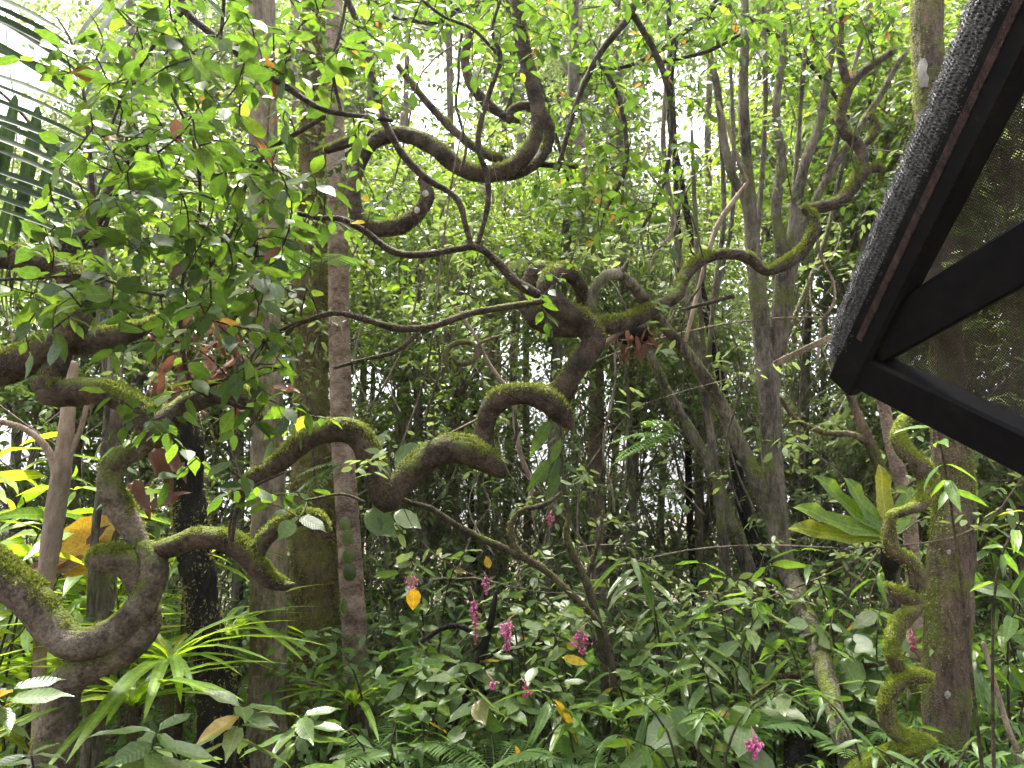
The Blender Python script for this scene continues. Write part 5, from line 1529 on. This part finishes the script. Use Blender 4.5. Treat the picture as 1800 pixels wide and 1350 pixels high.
def spray_leaves(r, centers, outdir, nleaf, L, wid, twl):
    """leaves in flat alternate sprays"""
    n = len(centers)
    d = outdir + r.normal(0, 0.45, (n, 3))
    d[:, 2] *= 0.5
    d /= np.linalg.norm(d, axis=1)[:, None] + 1e-9
    s = np.cross(d, np.array([0, 0, 1.0]))
    s /= np.linalg.norm(s, axis=1)[:, None] + 1e-9
    C, D, NU, Ls = [], [], [], []
    for k in range(nleaf):
        f = (k + 0.5) / nleaf
        sg = 1 if k % 2 else -1
        c = centers + d * (twl * (f - 0.3)) + np.array([0, 0, -0.12 * twl]) * f * f + r.normal(0, L * 0.25, (n, 3))
        dd = 0.5 * d + sg * s * (1 - 0.5 * f) + r.normal(0, 0.35, (n, 3)) + np.array([0, 0, -0.3])
        C.append(c); D.append(dd); NU.append(np.array([0, 0, 1.0]) + r.normal(0, 0.5, (n, 3))); Ls.append(L * r.uniform(0.6, 1.3, n))
    C, D, NU, Ls = np.vstack(C), np.vstack(D), np.vstack(NU), np.concatenate(Ls)
    return C, D, NU, Ls, Ls * wid * r.uniform(0.8, 1.2, len(Ls))


def crown_mesh(name, seed, rad, nspray, nleaf, L, wid, mat, tpl=HEX, twl=0.4):
    r = np.random.default_rng(seed)
    v = r.normal(0, 1, (nspray * 3, 3))
    v /= np.linalg.norm(v, axis=1)[:, None]
    v *= (r.uniform(0.12, 1, (len(v), 1)) ** 0.45)
    nz = np.array([mnoise.noise(Vector(p * 2.6 + seed * 3.1)) for p in v])
    v = v[np.argsort(-nz + r.normal(0, 0.18, len(nz)))[:nspray]]       # keep the dense lumps, leave gaps
    c = v * np.array(rad)
    out = v / (np.linalg.norm(v, axis=1)[:, None] + 1e-9)
    C, D, NU, Ls, Wd = spray_leaves(r, c, out, nleaf, L, wid, twl)
    V, F, rn = leaf_mass(C, D, NU, Ls, Wd, tpl, seed)
    me = mk(name, V, F, mat, rn)
    # limbs
    M = Mesh()
    root = np.array([0, 0, -rad[2] * 1.0])
    pick = r.choice(len(c), 26, replace=False)
    for k in pick:
        e = c[k]
        m = (root * 0.5 + e * 0.5) + np.array([0, 0, -0.1]) + r.normal(0, 0.12, 3)
        M.tube(np.array([root + r.normal(0, 0.02, 3), m, e]), [0.028, 0.017, 0.006], sides=5, seg=0.25, cap=False, wob=0.05)
    V, F, _ = M.get()
    return me, mk('limbs', V, F, B_FAR)


CR = [crown_mesh('crown', 31, (1.9, 1.7, 1.5), 340, 12, 0.12, 0.5, M_MID),
      crown_mesh('crown', 32, (1.6, 1.6, 1.9), 340, 12, 0.105, 0.45, M_MID),
      crown_mesh('crown', 33, (2.2, 1.8, 1.3), 380, 12, 0.13, 0.42, M_FAR),
      crown_mesh('crown', 34, (1.5, 1.5, 1.5), 330, 14, 0.10, 0.34, M_FAR),
      crown_mesh('crown', 35, (1.7, 1.6, 1.4), 330, 12, 0.115, 0.55, M_MID),
      crown_mesh('crown', 36, (1.4, 1.3, 2.0), 420, 16, 0.13, 0.10, M_FAR, DIA)]


def bg_tree(px, w, Y, crowns, what, mat=None, lean=0.0, py0=-250, seed=0, cat='tree', name='forest_tree', group='trees of the forest behind', label=None):
    """trunk crossing the frame at px (at mid height), crowns = [(kind, dx px, py, scale)]"""
    r = np.random.default_rng(int(px) + seed)
    pts = []
    for py in (py0, (py0 + 400) / 2, 400, 650, 900, 1100):
        if py < py0 - 1 or (pts and py <= pts[-1][1]):
            continue
        pts.append((px + lean * (650 - py) + r.normal(0, 5), py, w * (0.72 + 0.3 * (py - py0) / (1100 - py0))))
    P, R = trace(pts, Y)
    P, R = to_ground(P, R)
    b = P[-1].copy()
    b[2] = ground_z(b[0], b[1])
    t = thing(name, label or auto_label(what, px, 560 if py0 < 300 else py0 + 250), cat, b, group)
    part('trunk', *tube(P, R, sides=10, seg=0.16, amp=0.1, freq=4, fine=0.02)[:2], mat or B_FAR, t)
    for (k, dx, py, s) in crowns:
        c = at(px + lean * (650 - py) + dx, py, Y + r.uniform(-0.4, 0.4)) - b
        rz = r.uniform(0, 2 * math.pi)
        for me, nm in zip(CR[k], ('crown', 'limbs')):
            o = bpy.data.objects.new(nm, me)
            o.location = tuple(c)
            o.rotation_euler = (r.normal(0, 0.1), r.normal(0, 0.1), rz)
            o.scale = (s, s, s)
            if nm == 'crown':
                o['kind'] = 'stuff'
            put(o, t)
    return t


# trees seen in the photograph's middle distance: (px, width px, Y, crowns, bark, lean, top py)
BG = [
    (1042, 30, 8.5, [(1, 60, 300, 0.9)], B_RED, -0.03, -250, 'straight reddish brown trunk'),
    (855, 24, 9.0, [(0, 20, 380, 0.8)], B_BROWN, 0.02, 300, 'dark brown trunk'),
    (1130, 18, 10.0, [(3, 10, 520, 0.9), (5, -40, 760, 0.9)], B_FAR, 0.03, 350, 'thin trunk'),
    (785, 15, 10.5, [(4, 0, 440, 0.6)], B_RED, 0.0, 420, 'thin reddish trunk'),
    (700, 16, 9.5, [(0, 30, 560, 0.6), (1, 10, 400, 0.7)], B_FAR, 0.02, 200, 'slim trunk'),
    (740, 18, 7.8, [(0, 0, 690, 0.6), (1, 60, 500, 0.7)], B_GREY, -0.02, 450, 'young leafy tree'),
    (930, 14, 8.8, [(3, 40, 790, 0.6)], B_FAR, 0.01, 500, 'young leafy tree'),
    (420, 20, 8.0, [(0, 30, 380, 0.9)], B_GREY, 0.01, -250, 'grey trunk'),
    (250, 18, 9.0, [(0, 0, 250, 1.0), (4, 60, 500, 0.9)], B_FAR, -0.03, -250, 'slender trunk'),
    (520, 18, 10.0, [(0, 30, 450, 1.0)], B_FAR, 0.0, -250, 'slender trunk'),
    (140, 18, 8.0, [(4, 20, 620, 0.8), (4, -80, 760, 0.7)], B_FAR, 0.02, 500, 'young yellow-green tree'),
    (30, 18, 9.0, [(4, 0, 560, 0.8), (2, 90, 420, 0.7)], B_GREY, 0.0, 400, 'young yellow-green tree'),
    (640, 14, 11.0, [(0, -40, 480, 1.0)], B_FAR, 0.03, -250, 'slim trunk'),
    (900, 16, 11.0, [(3, 20, 420, 0.6)], B_FAR, 0.04, -250, 'slim trunk'),
    (980, 20, 7.5, [(0, 50, 260, 0.7), (1, -20, 430, 0.6)], B_GREY, 0.04, -250, 'leafy tree'),
    (1105, 16, 7.8, [(0, 40, 230, 0.8), (1, 20, 430, 0.7), (0, 10, 620, 0.6)], B_GREY, -0.03, -100, 'leafy tree'),
    (1240, 16, 9.0, [(3, -30, 560, 0.8), (5, 0, 720, 0.8)], B_FAR, 0.02, 100, 'thin trunk'),
    (1205, 13, 8.2, [(3, 0, 640, 0.6)], B_DARK, -0.05, 0, 'thin dark stem'),
    (1420, 18, 9.0, [(4, -10, 240, 1.0), (4, 80, 380, 0.9)], B_GREY, 0.03, -250, 'slender trunk'),
    (1500, 16, 8.0, [(4, 20, 200, 0.8), (0, -50, 60, 0.8), (4, 0, 420, 0.7)], B_GREY, 0.03, -250, 'leafy tree'),
    (1570, 16, 10.0, [(4, 0, 330, 1.0)], B_FAR, 0.02, -250, 'slender trunk'),
    (1700, 16, 8.0, [(4, 20, 160, 0.9), (2, -20, 900, 0.6)], B_FAR, 0.0, -250, 'leafy tree'),
    (1455, 14, 10.5, [(3, 20, 700, 0.9), (2, 10, 880, 0.8)], B_FAR, -0.02, 500, 'pale thin trunk'),
    (1395, 13, 11.5, [(2, 0, 760, 0.8), (3, -30, 900, 0.8)], B_PALE, 0.0, 560, 'pale thin trunk'),
    (1540, 12, 9.0, [(3, 0, 780, 0.6)], B_FAR, 0.02, 600, 'thin trunk'),
    (1740, 14, 9.0, [(0, -20, 800, 0.7), (2, 30, 950, 0.7)], B_FAR, -0.02, 550, 'young leafy tree'),
    (1340, 13, 12.0, [(2, -40, 640, 1.0), (3, 0, 820, 0.8)], B_FAR, 0.0, 300, 'thin trunk'),
    (1175, 14, 12.0, [(2, 0, 880, 0.9), (3, 0, 600, 0.8)], B_FAR, 0.02, 500, 'pale thin trunk'),
    (975, 14, 11.5, [(5, 0, 850, 0.9), (3, 30, 520, 0.7)], B_FAR, -0.01, 430, 'thin trunk'),
    (840, 14, 8.5, [(5, 10, 860, 0.75), (5, -60, 780, 0.6)], B_DARK, 0.0, 620, 'feathery narrow-leaved young tree'),
    (720, 13, 12.0, [(2, 0, 800, 0.9), (3, 20, 380, 0.7)], B_FAR, 0.0, 100, 'thin trunk'),
    (660, 12, 10.0, [(0, 20, 820, 0.6), (2, -20, 960, 0.6)], B_FAR, 0.01, 650, 'young leafy tree'),
    (380, 14, 10.0, [(0, 0, 600, 0.9), (4, 0, 860, 0.8)], B_FAR, 0.0, 300, 'thin trunk'),
    (230, 13, 11.0, [(4, 0, 900, 0.8), (2, 0, 650, 0.8)], B_FAR, 0.0, 450, 'thin trunk'),
    (1090, 13, 13.0, [(2, 0, 420, 1.0)], B_FAR, 0.02, -250, 'slim trunk'),
    (800, 14, 13.0, [(3, -20, 400, 0.8), (0, 30, 680, 0.6)], B_FAR, -0.02, -250, 'slim trunk'),
    (100, 14, 12.0, [(2, 60, 350, 1.0), (4, 40, 950, 0.8)], B_FAR, 0.0, 200, 'slim trunk'),
    (1790, 16, 7.0, [(0, 0, 560, 0.8), (1, 30, 300, 0.8), (2, -20, 720, 0.7)], B_GREY, 0.0, -250, 'leafy tree behind the netting'),
    (1860, 16, 9.0, [(0, 0, 420, 1.0), (2, -20, 640, 1.0)], B_FAR, 0.0, -250, 'broad leafy tree behind the netting'),
    (560, 12, 13.0, [(3, 0, 60, 1.0), (0, 60, 220, 0.9)], B_FAR, 0.0, -250, 'slim trunk'),
    (870, 12, 14.0, [(2, 30, 20, 0.9), (3, 50, 190, 0.8)], B_FAR, 0.02, -250, 'slim trunk'),
    (1010, 12, 13.0, [(0, 0, 80, 1.0), (3, 20, 260, 0.9)], B_FAR, 0.0, -250, 'slim trunk'),
    (1340, 12, 13.0, [(3, 20, 20, 0.9), (0, 30, 300, 0.9)], B_FAR, 0.02, -250, 'slim trunk'),
    (1480, 12, 13.0, [(0, 0, 40, 1.0)], B_FAR, 0.0, -250, 'slim trunk'),
    (640, 12, 15.0, [(3, 0, 20, 0.8)], B_FAR, 0.0, -250, 'slim trunk'),
    (330, 12, 13.0, [(3, 0, 60, 1.0), (0, -60, 200, 1.0)], B_FAR, 0.0, -250, 'slim trunk'),
    (1630, 12, 12.0, [(2, 0, 850, 1.0), (4, 40, 300, 1.1)], B_FAR, 0.0, 0, 'thin trunk'),
]
for (px, w, Y, crowns, bm, lean, top, what) in BG:
    crowns = [c for c in crowns if c[2] >= 330 or Y < 7.5 or Y >= 13 or (px > 1380 and c[2] > 150)] or [(3, 0, 60, 0.6)]
    bg_tree(px, w, Y, crowns, what + ' in the forest', bm, lean, top)

# hanging thin vines in the middle distance
r = np.random.default_rng(77)
for k, (px, y0, y1, Y, bend) in enumerate(((1215, 380, 700, 4.6, 20), (1160, 250, 480, 5.2, -25), (810, 60, 300, 4.8, 8), (640, 560, 820, 5.2, 15), (760, 590, 860, 5.0, -10), (1450, 420, 640, 5.4, 15), (1520, 30, 330, 5.2, 20), (1070, 620, 900, 5.6, 12), (410, 760, 960, 3.6, -8), (270, 40, 420, 3.6, 18), (1290, 620, 900, 5.2, -14))):
    pts = [(px + bend * math.sin(i * 1.1 + k) + r.normal(0, 3), y0 + (y1 - y0) * i / 6, 3.2 + (k % 3)) for i in range(7)]
    P, R = trace(pts, Y)
    t = bpy.data.objects.new('hanging_vine', None)
    t.location = tuple(P[0])
    put(t)
    tag(t, auto_label('thin bare vine hanging down', px, (y0 + y1) / 2), 'vine', 'thin hanging vines')
    part('stem', *tube(P, R, sides=6, seg=0.06, cap=False)[:2], B_BROWN if k % 2 else B_STEM, t)

# ---- far forest: foliage that reads as one mass
def far_forest():
    r = np.random.default_rng(99)
    N = 9000
    Y = r.uniform(13, 19.5, N)
    X = r.uniform(-1, 1, N) * Y * 0.80
    Z = r.uniform(0, 1, N) ** 0.85 * (Y * 0.85 + 2)
    C = np.stack([X, Y, Z], 1)
    nz = np.array([mnoise.noise(Vector((c[0] * 0.45, c[1] * 0.3, c[2] * 0.5))) + 0.5 * mnoise.noise(Vector((c[0] * 1.3, c[1] * 0.9, c[2] * 1.3))) for c in C])
    C = C[nz > -0.14]
    C = C[(C[:, 2] > 5.5) | (C[:, 2] < 0.8) | (r.uniform(0, 1, len(C)) > 0.84)]
    Y = r.uniform(14, 20, 7000)                       # upper crowns
    U = np.stack([r.uniform(-1, 1, 7000) * Y * 0.8, Y, 6.5 + r.uniform(0, 1, 7000) * (Y * 0.85 - 5)], 1)
    nu = np.array([mnoise.noise(Vector(c * 0.6)) + 0.5 * mnoise.noise(Vector(c * 1.7)) for c in U])
    C = np.vstack([C, U[nu > -0.12]])
    C = C[thin_gaps(C, r, 0.95)]
    out = r.normal(0, 1, C.shape)
    out /= np.linalg.norm(out, axis=1)[:, None]
    c, D, NU, L, Wd = spray_leaves(r, C, out, 14, 0.19, 0.45, 0.85)
    V, F, rn = leaf_mass(c, D, NU, L, Wd, DIA, 5)
    o = bpy.data.objects.new('distant_foliage', mk('distant_foliage', V, F, M_FAR, rn))
    put(o)
    o['kind'] = 'stuff'
    o['label'] = 'mass of distant forest foliage with white sky gaps'
    o['category'] = 'foliage'
    return len(F)


def undergrowth():
    r = np.random.default_rng(98)
    N = 5200
    Y = r.uniform(5.2, 16, N)
    X = r.uniform(-1, 1, N) * (Y * 0.75 + 0.5)
    Z = r.uniform(0, 1, N) ** 1.3 * np.minimum(1.7, 0.55 + 0.11 * Y)
    C = np.stack([X, Y, Z], 1)
    out = r.normal(0, 1, C.shape) + np.array([0, -0.3, 0.3])
    out /= np.linalg.norm(out, axis=1)[:, None]
    c, D, NU, L, Wd = spray_leaves(r, C, out, 9, 0.13, 0.36, 0.45)
    V, F, rn = leaf_mass(c, D, NU, L, Wd, HEX, 6)
    o = bpy.data.objects.new('undergrowth', mk('undergrowth', V, F, M_FERN, rn))
    put(o)
    o['kind'] = 'stuff'
    o['label'] = 'dense green undergrowth covering the forest floor'
    o['category'] = 'undergrowth'


def thicket():
    """tangle of thin crossing stems with small leaves in the middle distance"""
    r = np.random.default_rng(55)
    M = Mesh()
    C, O_ = [], []
    for k in range(800):
        Y = r.uniform(5.8, 13)
        X = r.uniform(-1, 1) * (Y * 0.72)
        H = r.uniform(1.2, 4.6) if r.uniform() < 0.75 else r.uniform(3, 7)
        p = np.array([X, Y, ground_z(X, Y)]) if r.uniform() < 0.6 else np.array([X, Y, r.uniform(0.8, 4)])
        d = np.array([r.normal(0, 0.45), r.normal(0, 0.3), 1.0])
        pts = [p]
        n = 7
        for i in range(n):
            d = d + r.normal(0, 0.32, 3)
            d[2] = max(d[2], -0.25)
            d = d / np.linalg.norm(d)
            p = p + d * H / n
            pts.append(p)
            if i > 1:
                C.append(p); O_.append(d + r.normal(0, 0.5, 3))
                if r.uniform() < 0.6:
                    C.append(p + r.normal(0, 0.12, 3)); O_.append(r.normal(0, 1, 3))
        w = r.uniform(0.004, 0.013)
        M.tube(np.array(pts), np.linspace(w, w * 0.35, n + 1), sides=4, seg=0.2, cap=False)
    V, F, _ = M.get()
    t = bpy.data.objects.new('thicket', None)
    put(t)
    t['kind'] = 'stuff'
    t['label'] = 'tangle of thin crossing stems and small leaves between the trunks'
    t['category'] = 'thicket'
    part('stems', V, F, B_FAR, t, kind='stuff')
    C, O_ = np.array(C), np.array(O_)
    keep = thin_gaps(C, r, 0.8)
    C, O_ = C[keep], O_[keep]
    O_ = O_ / np.linalg.norm(O_, axis=1)[:, None]
    c, D, NU, L, Wd = spray_leaves(r, C, O_, 10, 0.085, 0.42, 0.32)
    V, F, rn = leaf_mass(c, D, NU, L, Wd, HEX, 8)
    part('foliage', V, F, M_FAR, t, rn, kind='stuff')


far_forest()
undergrowth()
thicket()
def haze_box():
    m, n, l = new_mat('haze')
    out = n.new('ShaderNodeOutputMaterial')
    v = n.new('ShaderNodeVolumePrincipled')
    v.inputs['Color'].default_value = (0.93, 0.96, 1.0, 1)
    v.inputs['Density'].default_value = 0.0006
    v.inputs['Anisotropy'].default_value = 0.5
    l.new(v.outputs[0], out.inputs['Volume'])
    x0, x1, y0, y1, z0, z1 = -905, 905, -305, 1205, -1.6, 24
    V = np.array([(x, y, z) for z in (z0, z1) for y in (y0, y1) for x in (x0, x1)], float)
    F = np.array([(0, 2, 3, 1), (4, 5, 7, 6), (0, 1, 5, 4), (2, 6, 7, 3), (0, 4, 6, 2), (1, 3, 7, 5)])
    o = bpy.data.objects.new('haze', mk('haze', V, F, m, smooth=False))
    put(o)
    o['kind'] = 'stuff'
haze_box()
print('TRIS', sum(len(m.loops) - 2 * len(m.polygons) for m in bpy.data.meshes), 'OBJECTS', len(bpy.data.objects))
